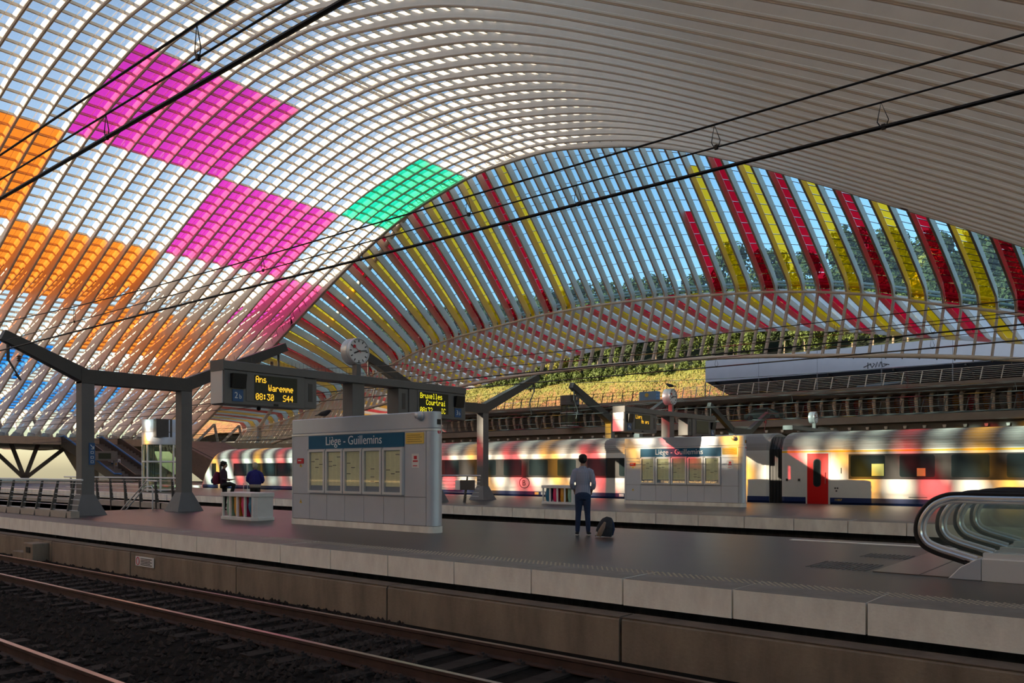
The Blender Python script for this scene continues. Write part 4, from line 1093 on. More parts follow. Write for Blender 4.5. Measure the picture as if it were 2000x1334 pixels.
# ------------------------------------------------------------------ raised decks beyond the tracks
dk = thing('footbridge', 'lower raised deck with a row of small lamps under its dark beam above the train', 'deck', (-60, 88, 5.4), kind='structure')
bb = MB(); bb.prism([(84.0, 6.05), (84.0, 6.85), (84.25, 6.9), (100, 6.9), (100, 6.3), (85.2, 5.95), (84.3, 5.98)], 'x', -150, 14); bb.build('slab', 'deck_paint', dk)
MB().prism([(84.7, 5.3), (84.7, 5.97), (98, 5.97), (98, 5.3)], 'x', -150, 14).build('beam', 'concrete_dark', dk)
proto = None
for k in range(52):
    x = -84 + k * 1.72
    if proto is None: proto = MB().prism([(-0.16 + x, 5.72), (0.16 + x, 5.72), (0.11 + x, 5.46), (-0.11 + x, 5.46)], 'y', 84.45, 84.7).build('lamp', 'lamp_white', dk); xb0 = x
    else:
        o = proto.copy(); COL.objects.link(o); o.location = (x - xb0, 0, 0)
up = thing('footbridge', 'upper raised deck below the white hoarding, carried on curved columns', 'deck', (-60, 94, 9.5), kind='structure')
bb = MB(); bb.prism([(88.0, 9.6), (88.0, 10.1), (103, 10.1), (103, 9.7), (89.5, 9.3)], 'x', -98, 14); bb.build('slab', 'deck_paint', up)
MB().box(-98, 14, 99.5, 100, 6.9, 9.7).build('back_wall', 'concrete', up)
proto = None
for k in range(66):
    x = -86 + k * 1.362
    if proto is None:
        bb = MB(); pts = [(x, 90.6, 6.9), (x, 90.2, 7.8), (x, 90.0, 8.5), (x, 90.1, 8.9), (x, 90.6, 9.25), (x, 91.6, 9.4)]
        rr = [0.14, 0.17, 0.2, 0.2, 0.17, 0.12]
        proto = bb.tube(pts, rr, 7).build('column', 'rib_white', up, smooth=True); xb0 = x
    else:
        o = proto.copy(); COL.objects.link(o); o.location = (x - xb0, 0, 0)
rp_ = 0
for k in range(34):
    x = -40.4 + k * 1.362
    if x > 6: break
    MB().prism([(x + 0.06, 7.1), (x + 0.30, 8.2), (x + 0.36, 8.6), (x + 0.26, 8.9), (x, 9.0), (x - 0.26, 8.9), (x - 0.36, 8.6), (x - 0.30, 8.2), (x - 0.06, 7.1)], 'y', 91.2, 91.24).build('glass_or_reflection_panel', ('visor_clear', 'visor_yellow', 'visor_red', 'visor_yellow')[k % 4], up, label=('white', 'yellow', 'red', 'yellow')[k % 4] + ' tapered panel standing in for reflected canopy stripes')  # coloured panels imitate canopy stripes reflected between the columns
def deck_rail(label, x0, x1, y, zb, step, mat, n=6, lean=0.0, h=1.25):
    t = thing('deck_railing', label, 'railing', ((x0 + x1) / 2, y, zb))
    for k in range(n): MB().bar((x0, y - lean * (k + 1) / n, zb + h * (k + 1) / n), (x1, y - lean * (k + 1) / n, zb + h * (k + 1) / n), 0.03 if k < n - 1 else 0.07, 0.03 if k < n - 1 else 0.05).build('rail', mat, t)
    m = int((x1 - x0) / step); proto = None
    for k in range(m + 1):
        x = x0 + k * step
        if proto is None: proto = MB().bar((x - 0.12, y, zb), (x + 0.12, y - lean, zb + h), 0.07, 0.09).build('post', mat, t)
        else:
            o = proto.copy(); COL.objects.link(o); o.location = (k * step, 0, 0)
deck_rail('long railing along the front of the lower raised deck', -110, 10, 84.3, 6.9, 1.9, 'steel_grey', lean=-0.1)
deck_rail('railing of slanting posts on the upper deck in front of the sunlit slope', -98, -49, 88.3, 10.1, 1.5, 'steel_dark', n=3, lean=0.0)
deck_rail('pale blue railing on the right part of the upper deck under the hoarding', -46, 10, 88.3, 10.1, 1.75, 'alu', n=7)
t = thing('mesh_fence', 'fine wire fence on the slope behind the left part of the upper deck', 'fence', (-75, 101, 10.1))
for k in range(20): MB().bar((-100 + k * 2.7, 101, 10.1), (-100 + k * 2.7, 101, 12.3), 0.05, 0.05).build('post', 'steel_grey', t)
for z in (10.9, 11.5, 12.25): MB().bar((-100, 101, z), (-49, 101, z), 0.03, 0.03).build('wire', 'steel_grey', t)
hd = thing('hoarding', 'long grey-white panelled roof hoarding on posts at the right of the upper deck', 'hoarding', (-22, 102, 10.1))
for k in range(8):
    x = -48.8 + k * 7.4
    MB().box(x + 0.02, x + 7.38, 100, 100.12, 13.2, 16.05).build('panel', 'hoarding', hd)
    MB().box(x - 0.06, x + 0.06, 99.95, 100.05, 10.1, 13.2).build('post', 'steel_grey', hd)
    MB().bar((x + 1.2, 100.2, 13.1), (x + 1.2, 109, 11.6), 0.2, 0.3).build('rafter', 'steel_dark', hd)
MB().prism([(100.1, 13.25), (110, 11.55), (110, 11.75), (100.1, 16.0)], 'x', -48.8, 10.4).build('roof', 'hoard_dark', hd)
MB().box(-48.8, 10.4, 109.5, 110, 10.1, 11.6).build('back_wall', 'hoard_dark', hd)
bb = MB()
sc = [[(0, 0), (0.9, 0.35), (0.5, 0.5), (0.5, -0.2)], [(0.8, 0.3), (1.0, -0.1), (1.3, 0.3), (1.1, 0.4)], [(1.4, -0.1), (1.6, 0.5), (1.8, -0.05), (2.0, 0.5)], [(2.1, 0.5), (2.2, -0.1), (2.7, 0.1), (2.3, 0.25), (3.0, 0.1)]]
for l in sc: bb.tube([(-28.6 + p[0] * 0.95, 99.99, 13.55 + p[1]) for p in l], 0.05, 5)
bb.build('graffiti', 'letter_black', hd, kind='stuff')
t = thing('tarpaulin', 'pale blue tarpaulin roof glimpsed under the hoarding', 'tarpaulin', (-27.5, 104, 10.1))
MB().prism([(-30.5, 11.3), (-25.6, 11.75), (-25.0, 12.0), (-30.2, 11.75)], 'y', 103, 107).build('sheet', 'tarp_blue', t)
for x in (-30.2, -25.4): MB().box(x, x + 0.1, 103, 103.1, 10.1, 11.6).build('post', 'alu', t)
t = thing('signal_cabinet', 'blue-grey cabinet with a round lamp on the upper deck edge beside the second clock', 'cabinet', (-50.6, 88.6, 10.1))
MB().box(-52.0, -49.6, 88.2, 89.2, 10.1, 11.2).build('box', 'tarp_blue', t, bevel=0.03)
MB().lathe([(0.25, 0), (0.25, -0.06)], (-50.9, 88.2, 10.75), 'y', 16).build('lamp', 'notice_yellow', t)
t = thing('car', 'dark teal car parked on the lower deck behind its railing', 'car', (-35.6, 87.3, 6.9))
MB().prism([(-37.6, 7.15), (-37.6, 7.65), (-37.0, 7.8), (-36.4, 8.25), (-34.9, 8.28), (-34.0, 7.82), (-33.5, 7.65), (-33.45, 7.15)], 'y', 86.6, 88.2).build('body', 'car_teal', t, bevel=0.06)
MB().prism([(-36.8, 7.82), (-36.3, 8.18), (-35.0, 8.2), (-34.3, 7.82)], 'y', 86.58, 86.6).build('side_window', 'train_glass', t)
for x in (-36.8, -34.3):
    for y in (86.6, 88.1): MB().lathe([(0.3, 0), (0.32, 0.03), (0.32, 0.15), (0.3, 0.18)], (x, y - 0.05, 7.22), 'y', 16).build('wheel', 'rubber', t)

# ------------------------------------------------------------------ hill and trees
def hz(x, y):
    base = float(np.interp(y, [104, 150, 160, 178, 188, 215, 240, 300, 400], [9.5, 10.5, 12.5, 25.5, 30, 42, 53, 72, 90]))
    return base + 0.8 * math.sin(x * 0.11 + y * 0.07) + 0.5 * math.sin(x * 0.31) * math.sin(y * 0.2)
def terrain(name, y0, y1, ny, mat, label):
    xs = np.linspace(-330, 180, 90); ys = np.linspace(y0, y1, ny)
    vs = [(x, y, hz(x, y)) for y in ys for x in xs]; n = len(xs)
    fs = [(j * n + i, j * n + i + 1, (j + 1) * n + i + 1, (j + 1) * n + i) for j in range(ny - 1) for i in range(n - 1)]
    MB().add(vs, fs).build(name, mat, None, smooth=True, label=label, category='hillside', kind='structure')
terrain('embankment', 104, 180, 30, 'grass', 'sunlit slope of yellow grass and bare orange soil below the trees')
terrain('hill', 180, 400, 30, 'hill_green', 'wooded hillside rising behind the station')
def crown(seed, nl, rx, rz, ls):
    q = random.Random(seed); vs = []; fs = []
    blobs = []
    for k in range(26):
        a = q.uniform(0, 6.283); r = rx * math.sqrt(q.random()) * 0.75; h = q.uniform(0.12, 0.92)
        r *= (1.0 - 0.55 * abs(h - 0.45) * 1.4)
        blobs.append((r * math.cos(a), r * math.sin(a), h * rz, q.uniform(0.22, 0.36) * rx))
    for k in range(nl):
        bx, by, bz, br = blobs[k % 26]
        u = q.uniform(-1, 1); a = q.uniform(0, 6.283); s_ = math.sqrt(1 - u * u)
        p = Vector((bx + br * s_ * math.cos(a), by + br * s_ * math.sin(a), bz + br * u * 0.85))
        nrm = Vector((s_ * math.cos(a), s_ * math.sin(a), u + 0.35)) + Vector((q.uniform(-.6, .6), q.uniform(-.6, .6), q.uniform(-.6, .6)))
        nrm.normalize(); t1 = nrm.orthogonal().normalized(); t2 = nrm.cross(t1); an = q.uniform(0, 3.14)
        e1 = t1 * math.cos(an) + t2 * math.sin(an); e2 = nrm.cross(e1); L = ls * q.uniform(0.6, 1.25)
        o = len(vs)
        vs += [tuple(p - e1 * L * 0.5), tuple(p + e2 * L * 0.3 + nrm * L * .08), tuple(p + e1 * L * 0.55), tuple(p - e2 * L * 0.3 + nrm * L * .08)]
        fs.append((o, o + 1, o + 2, o + 3))
    return vs, fs
CR = [crown(i, 1700, 4.6, 9.5, 0.85) for i in range(3)] + [crown(9, 900, 2.2, 3.4, 0.6)]
LM = ['leaf_dark', 'leaf_mid', 'leaf_gold', 'leaf_mid']
LAB = ['dark green leafy tree in the dense wood on the hillside', 'mid green leafy tree in the wood on the hillside', 'yellowish autumn tree catching the sun at the edge of the wood', 'low green bush at the top of the sunlit slope']
NAME = ['broadleaf_tree', 'broadleaf_tree', 'broadleaf_tree', 'bush']
protos = []
def tree(kind, x, y, sc, rz):
    if kind >= len(protos) or protos[kind] is None: pass
    p = protos[kind]
    z = hz(x, y) - 0.3
    if p is None:
        t = thing(NAME[kind], LAB[kind], 'tree' if kind < 3 else 'bush', (0, 0, 0), group=LAB[kind].split(' in ')[0] + 's')
        t['group'] = ('dark trees on the hill', 'green trees on the hill', 'yellowish trees on the hill', 'bushes above the slope')[kind]
        vs, fs = CR[kind]
        hb = 2.2 if kind < 3 else 0.1
        MB().add([(a, b2, c + hb) for a, b2, c in vs], fs).build('crown', LM[kind], t, fix=False)
        MB().tube([(0, 0, -0.3), (0.1, 0, 2.2), (-0.1, 0.1, 5.5 if kind < 3 else 1.2)], [0.28, 0.22, 0.1] if kind < 3 else [0.08, 0.06, 0.03], 7).build('trunk', 'bark', t)
        protos[kind] = t; o = t
    else: o = dup(p, (0, 0, 0))
    o.location = (x, y, z); o.rotation_euler = (0, 0, rz); o.scale = (sc, sc, sc * rnd.uniform(0.9, 1.2))
protos = [None, None, None, None]
tr = random.Random(11)
rowsT = [(181, 4.6, (1, 0, 2, 1), 0.8), (188, 6.4, (0, 1, 2, 0), 1.05), (199, 8, (0, 1, 0, 2), 1.15), (214, 9.5, (0, 1, 0, 0), 1.25), (232, 11, (0, 0, 1, 0), 1.3)]
for y, st_, kinds, sc in rowsT:
    x = -y * 1.08 - 10
    while x < 14 - (0 if y < 190 else -6):
        tree(tr.choice(kinds), x + tr.uniform(-1.5, 1.5), y + tr.uniform(-2, 2), sc * tr.uniform(0.8, 1.25), tr.uniform(0, 6.28)); x += st_ * tr.uniform(0.85, 1.2)
x = -190
while x < -70:
    tree(3, x, 177 + tr.uniform(-1.2, 1.5), tr.uniform(0.7, 1.2), tr.uniform(0, 6.28)); x += tr.uniform(2.5, 4.5)
bb = MB(); q = random.Random(4)
for i in range(17000):
    x = q.uniform(-190, -60); y = q.uniform(158, 179); z = hz(x, y)
    if q.random() > (y - 150) / 28: continue
    h = q.uniform(0.2, 0.7); a = q.uniform(0, 6.28); d = 0.16
    bb.add([(x - d * math.cos(a), y - d * math.sin(a), z), (x + d * math.cos(a), y + d * math.sin(a), z), (x + q.uniform(-.3, .3), y + q.uniform(-.3, .3), z + h)], [(0, 1, 2)])
bb.build('grass_tufts', 'leaf_gold', None, fix=False, label='tufts of dry yellow-green grass scattered over the upper slope', category='grass', kind='stuff')

# ------------------------------------------------------------------ foot of the vault at far left
ft = thing('mezzanine', 'concrete mezzanine deck and slanting piers at the foot of the vault at far left', 'deck', (-118, 45, 5), kind='structure')
MB().box(-150, -112, 14, 92, 5.0, 5.55).build('slab', 'concrete', ft)
MB().box(-112.3, -111.9, 14, 92, 4.75, 5.7).build('edge_beam', 'concrete', ft)
for k in range(5):
    y = 47 + k * 8.6
    MB().prism([(-121, 5.0), (-113, 5.0), (-112.2, 4.6), (-108.5, -0.2), (-111.5, -0.2), (-117.5, 4.0), (-121, 4.4)], 'y', y - 0.6, y + 0.6).build('pier', 'concrete', ft)
for k in range(4):
    y = 15 + k * 8.8
    for dx, dz in ((-5.0, 4.9), (-1.8, 4.9), (1.8, 4.9), (5.0, 4.0)):
        MB().bar((-117, y, 0.3), (-117 + dx * 0.3, y + dx * 0.85, 0.3 + dz), 0.5, 0.5).build('branching_strut', 'concrete_dark', ft)
proto = None
for i, y in enumerate(RIBY[12:]):
    if proto is None:
        proto = MB().prism([(-122.2, 5.55), (-119.2, 5.55), (-119.6, 6.4), (-121.2, 6.6)], 'y', y - 0.35, y + 0.35).build('rib_foot', 'concrete', ft)
    else:
        o = proto.copy(); COL.objects.link(o); o.location = (0, PITCH * i, 0)
for k in range(14):
    y = 24 + k * 4.6
    bb = MB(); bb.bar((-126, y, 5.55), (-123.5, y + 2.3, 9.0), 0.35, 0.35); bb.bar((-123.5, y + 2.3, 9.0), (-126, y + 4.6, 5.55), 0.35, 0.35)
    bb.build('lattice', 'concrete', ft)
bb = MB()
for y0_ in range(16, 90, 6): bb.box(-111.95, -111.9, y0_ + 0.05, y0_ + 5.95, 5.7, 6.75)
bb.build('glass_balustrade', 'glass_rail', ft)
es = thing('escalator', 'long escalator with blue edge lines coming down from the mezzanine at far left', 'escalator', (-103, 47.5, 0))
for k, y in enumerate((44.0, 46.4, 48.8, 51.2)):
    MB().prism([(-112.6, 5.6), (-111.0, 5.75), (-96.8, 0.9), (-95.0, 0.9), (-95, 0.0), (-97.2, 0.0), (-112.6, 4.7)], 'y', y - 0.08, y + 0.08).build('side_panel', 'steel_dark', es)
    if k % 2 == 0: MB().tube([(-112.4, y - 0.1, 5.75), (-111.0, y - 0.1, 5.85), (-96.8, y - 0.1, 1.0), (-95.2, y - 0.1, 1.0)], 0.12, 6).build('blue_handrail', 'esc_blue', es, label='blue edge strip')  # blue handrail in plain colour, not a lamp
for y0_ in (44.1, 46.5, 48.9):
    for k in range(16):
        f = k / 16; MB().box(-111.2 + 14.4 * f, -110.2 + 14.4 * f, y0_, y0_ + 2.2, 4.6 - 4.8 * f, 4.9 - 4.8 * f).build('step', 'steel_grey', es)
t = thing('stair_soffit', 'dark sloping underside of the stairs between the left gantry posts', 'stairs', (-90, 56, 0))
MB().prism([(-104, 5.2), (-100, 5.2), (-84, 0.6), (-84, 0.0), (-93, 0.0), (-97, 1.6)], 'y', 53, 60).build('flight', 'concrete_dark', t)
MB().bar((-102, 52.9, 6.1), (-84, 52.9, 1.0), 0.1, 0.1).build('handrail', 'steel_dark', t)
for px, py, lb in ((-116, 32, 'dark departure display hanging in front of the far left struts'), (-101, 44.5, 'small dark departure display above the distant kiosk at far left')):
    t = thing('departure_display', lb, 'display', (px, py, 2.5))
    MB().box(px - 0.3, px + 0.1, py - 1.6, py + 1.6, 2.6, 3.75).build('housing', 'steel_grey', t, bevel=0.02)
    MB().box(px + 0.1, px + 0.13, py - 0.7, py + 0.8, 2.8, 3.5).build('screen', 'led_panel', t)
    MB().box(px + 0.1, px + 0.13, py - 1.4, py - 1.05, 2.8, 3.2).build('track_plate', 'pict_blue', t)
    MB().box(px - 0.2, px, py + 1.2, py + 1.4, 0, 2.6).build('post', 'steel_grey', t)

# ------------------------------------------------------------------ escalator head at right
es = thing('escalator', 'pair of escalators with four curved glass balustrades and black handrails at the right edge', 'escalator', (-2.0, 14.1, 0))
HP = [(3.0, 1.13), (-2.30, 1.13), (-2.45, 1.105), (-2.60, 1.03), (-2.71, 0.91), (-2.78, 0.77), (-2.80, 0.62), (-2.775, 0.50), (-2.69, 0.39), (-2.54, 0.315), (-2.36, 0.26), (-2.08, 0.18)]
def smooth_path(P, n=4):
    out = []
    for i in range(len(P) - 1):
        p0, p1, p2, p3 = P[max(i - 1, 0)], P[i], P[i + 1], P[min(i + 2, len(P) - 1)]
        m = n if 1 < i else 1
        for k in range(m):
            t = k / m
            out.append(tuple(0.5 * (2 * p1[c] + (p2[c] - p0[c]) * t + (2 * p0[c] - 5 * p1[c] + 4 * p2[c] - p3[c]) * t * t + (3 * p1[c] - p0[c] - 3 * p2[c] + p3[c]) * t ** 3) for c in (0, 1)) if i > 1 else (p1[0] + (p2[0] - p1[0]) * t, p1[1]))
    return out + [P[-1]]
HP = smooth_path([HP[0], (-1.7, 1.13), (-2.0, 1.13)] + HP[1:])
for k, y in enumerate((12.2, 13.5, 14.75, 16.1)):
    ins = []
    for i, p in enumerate(HP):
        a, c = HP[max(i - 1, 0)], HP[min(i + 1, len(HP) - 1)]
        dx, dz = c[0] - a[0], c[1] - a[1]; l = math.hypot(dx, dz); ins.append((-dz / l, dx / l))
    inn = [(p[0] - 0.0 + 0.055 * n[0], p[1] + 0.055 * n[1]) for p, n in zip(HP, ins)]
    MB().tube([(p[0], y, p[1]) for p in HP], 0.030, 8).build('handrail', 'rubber', es, smooth=True)
    MB().tube([(p[0], y - 0.012, p[1]) for p in inn], 0.036, 8).build('rail_trim', 'chrome', es, smooth=True)
    in2 = [(p[0] + 0.05 * n[0], p[1] + 0.05 * n[1]) for p, n in zip(inn, ins)]
    MB().tube([(p[0], y + 0.005, p[1]) for p in in2], 0.026, 8).build('rail_trim', 'alu', es, smooth=True)
    gp = [(p[0] + 0.03 * n[0], p[1] + 0.03 * n[1]) for p, n in zip(in2, ins)] + [(3.0, 0.18)]
    MB().prism(gp, 'y', y - 0.006, y + 0.006).build('glass_or_reflection_panel', 'glass_rail', es)
    zt = 0.29 if k == 0 else 0.27
    sk = MB().prism([(-2.37, 0.0), (-2.22, 0.17), (-2.02, zt), (-1.98, zt), (-1.98, 0)], 'y', y - 0.16, y + 0.10).build('skirt_end', 'kiosk_grey', es, bevel=0.01)
    MB().box(-1.975, 3.0, y - 0.16, y + 0.10, 0, zt).build('skirt', 'alu' if k == 0 else 'kiosk_grey', es, bevel=0.006)
    MB().box(-1.97, 3.0, y - 0.10, y + 0.04, zt, zt + 0.07).build('skirt_top', 'alu', es)
    MB().box(-2.20, -2.06, y - 0.05, y + 0.03, 0.16, 0.23).build('rail_inlet', 'rubber', es)
MB().prism([(-1.66, 0.30), (-1.54, 0.30), (-1.54, 0.37), (-1.66, 0.37)], 'y', 13.33, 13.335).build('sticker', 'esc_blue', es, label='blue sticker')
for y0_ in (12.31, 14.86):
    for k in range(12): MB().box(-1.2 + k * 0.36, -0.85 + k * 0.36, y0_, y0_ + 1.0, 0.001, 0.015).build('step', 'steel_grey', es)
pl = MB().box(-3.35, -1.3, 12.15, 16.2, 0.0, 0.012).build('floor_plate', 'plate_steel', es)
for x in (-2.75,): MB().box(x, x + 0.02, 12.15, 16.2, 0.012, 0.014).build('plate_joint', 'steel_dark', es)

# ------------------------------------------------------------------ people
def lofted(pieces, name, mat, parent, voxel=0.014, smooth=6, fr=None):
    # pieces: list of tubes (points, radii[, flatten]) fused into one skin by remeshing
    b = MB()
    for pc in pieces:
        pts, rr = pc[0], pc[1]; fl = pc[2] if len(pc) > 2 else None
        n = 14; k = len(pts)
        vs = []
        for i, p in enumerate(pts):
            p = Vector(p); d = Vector(pts[min(i + 1, k - 1)]) - Vector(pts[max(i - 1, 0)])
            d = d.normalized() if d.length > 1e-6 else Vector((0, 0, 1))
            s1 = Vector((1, 0, 0)); s1 = (s1 - d * s1.dot(d))
            if s1.length < 0.3: s1 = Vector((0, 1, 0)) - d * d.y
            s1.normalize(); s2 = d.cross(s1)
            f2 = (fl[i] if isinstance(fl, (list, tuple)) else fl) if fl else 1.0
            for j in range(n):
                a = 2 * math.pi * j / n; vs.append(p + s1 * (rr[i] * math.cos(a)) + s2 * (rr[i] * f2 * math.sin(a)))
        # rounded ends
        fs = [(i * n + j, i * n + (j + 1) % n, (i + 1) * n + (j + 1) % n, (i + 1) * n + j) for i in range(k - 1) for j in range(n)]
        fs.append(tuple(reversed(range(n)))); fs.append(tuple(range((k - 1) * n, k * n)))
        b.add(vs, fs)
    F, Rr, base = fr
    b.v = [tuple(Vector(base) + Vector((Rr[0], Rr[1], 0)) * v[0] + Vector((F[0], F[1], 0)) * v[1] + Vector((0, 0, v[2]))) for v in b.v]
    o = b.build(name, mat, parent, smooth=True)
    m = o.modifiers.new('fuse', 'REMESH'); m.mode = 'VOXEL'; m.voxel_size = voxel; m.use_smooth_shade = True
    s_ = o.modifiers.new('soften', 'SMOOTH'); s_.factor = 0.5; s_.iterations = smooth
    return o
def hand(wr, dr, up, side, curl=0.5):
    # palm and five fingers: wr wrist point, dr finger direction, up palm normal, side thumb side
    wr, dr, up, side = Vector(wr), Vector(dr).normalized(), Vector(up).normalized(), Vector(side).normalized()
    out = [([wr, wr + dr * 0.05, wr + dr * 0.09], [0.024, 0.038, 0.034], 0.5)]
    for k, ln in enumerate((0.066, 0.076, 0.07, 0.055)):
        o = wr + dr * 0.085 + side * (0.027 - 0.018 * k)
        a = o + dr * ln * 0.45 - up * ln * 0.12 * curl; c = a + dr * ln * 0.4 - up * ln * 0.45 * curl
        out.append(([wr + dr * 0.06 + side * (0.024 - 0.016 * k), o, a, c], [0.010, 0.0095, 0.009, 0.0075]))
    o = wr + dr * 0.03 + side * 0.03
    out.append(([wr + dr * 0.02 + side * 0.015, o, o + dr * 0.03 + side * 0.02 - up * 0.008, o + dr * 0.055 + side * 0.022 - up * 0.02], [0.012, 0.011, 0.010, 0.008]))
    return out
def head_pieces(z, y=0.02, s=1.0):
    e = lambda c, r: ([(c[0], c[1], c[2] - r * 0.98), (c[0], c[1], c[2] - r * 0.8), (c[0], c[1], c[2] - r * 0.4), (c[0], c[1], c[2]), (c[0], c[1], c[2] + r * 0.4), (c[0], c[1], c[2] + r * 0.8), (c[0], c[1], c[2] + r * 0.98)], [r * 0.2, r * 0.6, r * 0.92, r, r * 0.92, r * 0.6, r * 0.2])
    P = []
    a = e((0, y - 0.01, z + 0.03), 0.095 * s); P.append((a[0], [q * 0.82 for q in a[1]], 1.2))
    a = e((0, y + 0.035, z - 0.045), 0.07 * s); P.append((a[0], [q * 0.85 for q in a[1]], 1.0))      # jaw
    P.append(([(0, y + 0.08, z + 0.02), (0, y + 0.112, z - 0.022), (0, y + 0.085, z - 0.03)], [0.009, 0.016, 0.012]))   # nose
    P.append(([(-0.022, y + 0.092, z - 0.062), (0, y + 0.098, z - 0.062), (0.022, y + 0.092, z - 0.062)], [0.006, 0.009, 0.006]))  # mouth
    for sx in (-1, 1):
        P.append(([(sx * 0.078, y - 0.01, z - 0.03), (sx * 0.088, y - 0.018, z), (sx * 0.082, y - 0.012, z + 0.03)], [0.008, 0.017, 0.009]))  # ear
        P.append(([(sx * 0.030 - 0.012, y + 0.083, z + 0.026), (sx * 0.03, y + 0.086, z + 0.028), (sx * 0.03 + 0.012, y + 0.083, z + 0.026)], [0.006, 0.009, 0.006]))  # brow / eye ridge
    return P
def eyes(parent, fr, z, y):
    F, Rr, base = fr
    for sx in (-1, 1):
        c = Vector(base) + Vector((Rr[0], Rr[1], 0)) * (sx * 0.031) + Vector((F[0], F[1], 0)) * (y + 0.083) + Vector((0, 0, z + 0.008))
        MB().ell(tuple(c), 0.011, 0.011, 0.009, 8, 6).build('eye', 'letter_black', parent, smooth=True)

# man in the striped shirt, seen from behind
base = (-10.17, 14.83, 0.0); F = Vector((-0.53, 0.85)); F.normalize(); Rr = (F.y, -F.x); fr = (tuple(F), Rr, base)
man = thing('person', 'man seen from behind in blue striped shirt and dark jeans beside a backpack', 'person', base)
body = head_pieces(1.675, 0.015)
body += [([(0, -0.01, 1.40), (0, 0.0, 1.50), (0, 0.01, 1.60)], [0.07, 0.056, 0.056]), ([(0, 0, 0.95), (0, 0.01, 1.1), (0, 0, 1.3), (0, -0.01, 1.42)], [0.14, 0.13, 0.155, 0.12], 0.62)]
for sx in (-1, 1):
    body += [([(sx * 0.15, -0.01, 1.42), (sx * 0.225, -0.05, 1.16), (sx * 0.185, 0.09, 0.97)], [0.045, 0.038, 0.027]),
             ([(sx * 0.085, 0, 0.95), (sx * 0.10, 0.015, 0.5), (sx * 0.115, -0.02, 0.08)], [0.08, 0.05, 0.036])]
    body += hand((sx * 0.185, 0.09, 0.97), (-sx * 0.35, 0.45, -0.82), (-sx, 0.2, 0.3), (0, 0.8, 0.5), 0.8)
lofted(body, 'body', 'skin', man, 0.0085, 3, fr); eyes(man, fr, 1.675, 0.015)
sh = [([(0, 0.0, 0.90), (0, 0.0, 0.98), (0, 0.0, 1.12), (0, -0.01, 1.28), (0, -0.015, 1.40), (0, -0.01, 1.475), (0, 0.0, 1.53)], [0.178, 0.172, 0.158, 0.178, 0.172, 0.115, 0.068], [0.62, 0.64, 0.66, 0.64, 0.58, 0.66, 0.95])]
for sx in (-1, 1):
    sh.append(([(sx * 0.10, -0.01, 1.44), (sx * 0.175, -0.015, 1.41), (sx * 0.215, -0.035, 1.28), (sx * 0.242, -0.055, 1.15), (sx * 0.232, 0.0, 1.08), (sx * 0.215, 0.04, 1.04)], [0.075, 0.072, 0.063, 0.055, 0.054, 0.05]))
lofted(sh, 'shirt', 'shirt', man, 0.013, 4, fr)
lofted([([(0, -0.02, 1.475), (0, -0.015, 1.535)], [0.078, 0.070], 0.95)], 'collar', 'shirt', man, 0.01, 2, fr)
tr_ = [([(0, -0.01, 0.80), (0, -0.012, 0.90), (0, 0, 0.98)], [0.155, 0.168, 0.158], [0.72, 0.68, 0.64])]
for sx in (-1, 1):
    tr_.append(([(sx * 0.085, -0.01, 0.90), (sx * 0.088, 0.0, 0.75), (sx * 0.10, 0.015, 0.50), (sx * 0.112, -0.015, 0.28), (sx * 0.118, -0.02, 0.08)], [0.095, 0.09, 0.066, 0.058, 0.047]))
lofted(tr_, 'jeans', 'denim', man, 0.013, 4, fr)
for sx in (-1, 1):
    q = 0.25 * sx
    lofted([([(sx * 0.12, -0.075, 0.055), (sx * 0.122, -0.02, 0.065), (sx * 0.128, 0.06, 0.05), (sx * 0.135, 0.15, 0.036), (sx * 0.137, 0.185, 0.03)], [0.032, 0.046, 0.045, 0.044, 0.03], 0.8)], 'shoe', 'bag_black', man, 0.009, 3, fr)
    lofted([([(sx * 0.12, -0.09, 0.014), (sx * 0.124, -0.02, 0.014), (sx * 0.13, 0.08, 0.014), (sx * 0.137, 0.19, 0.014)], [0.034, 0.040, 0.047, 0.036], 0.3)], 'sole', 'shoe_sole', man, 0.007, 1, fr)
lofted([([(0, -0.03, 1.60), (0, -0.035, 1.64), (0, -0.025, 1.70), (0, -0.01, 1.76), (0, 0, 1.795)], [0.045, 0.082, 0.095, 0.088, 0.05], [0.8, 0.92, 1.05, 1.1, 1.1]), ([(-0.05, 0.06, 1.755), (0.0, 0.075, 1.768), (0.05, 0.06, 1.755)], [0.03, 0.035, 0.03])], 'hair', 'hair_dark', man, 0.01, 2, fr)

# backpack on the floor beside him
bp = thing('backpack', 'dark backpack with tan front leaning on the floor beside the standing man', 'backpack', (-9.55, 14.72, 0))
fr2 = ((-0.35, 0.94), (0.94, 0.35), (-9.56, 14.70, 0))
lofted([([(0.02, 0.0, 0.03), (0.03, 0.0, 0.12), (0.07, 0.0, 0.25), (0.11, 0.02, 0.36), (0.13, 0.02, 0.435)], [0.17, 0.19, 0.175, 0.14, 0.06], [0.62, 0.66, 0.66, 0.66, 0.8])], 'pack', 'bag_black', bp, 0.012, 4, fr2)
lofted([([(-0.06, -0.085, 0.03), (-0.03, -0.115, 0.12), (0.03, -0.115, 0.24), (0.07, -0.09, 0.34)], [0.05, 0.06, 0.05, 0.025], 0.4)], 'front_pocket', 'bag_tan', bp, 0.009, 3, fr2)
lofted([([(-0.13, -0.04, 0.03), (-0.115, -0.06, 0.09), (-0.09, -0.06, 0.14)], [0.03, 0.035, 0.02], 0.6)], 'bottle_pocket', 'shoe_sole', bp, 0.008, 2, fr2)
lofted([([(0.20, 0.02, 0.05), (0.235, 0.0, 0.18), (0.22, 0.0, 0.31), (0.16, 0.02, 0.42)], [0.02, 0.025, 0.025, 0.02], 1.6)], 'strap', 'denim', bp, 0.009, 2, fr2)
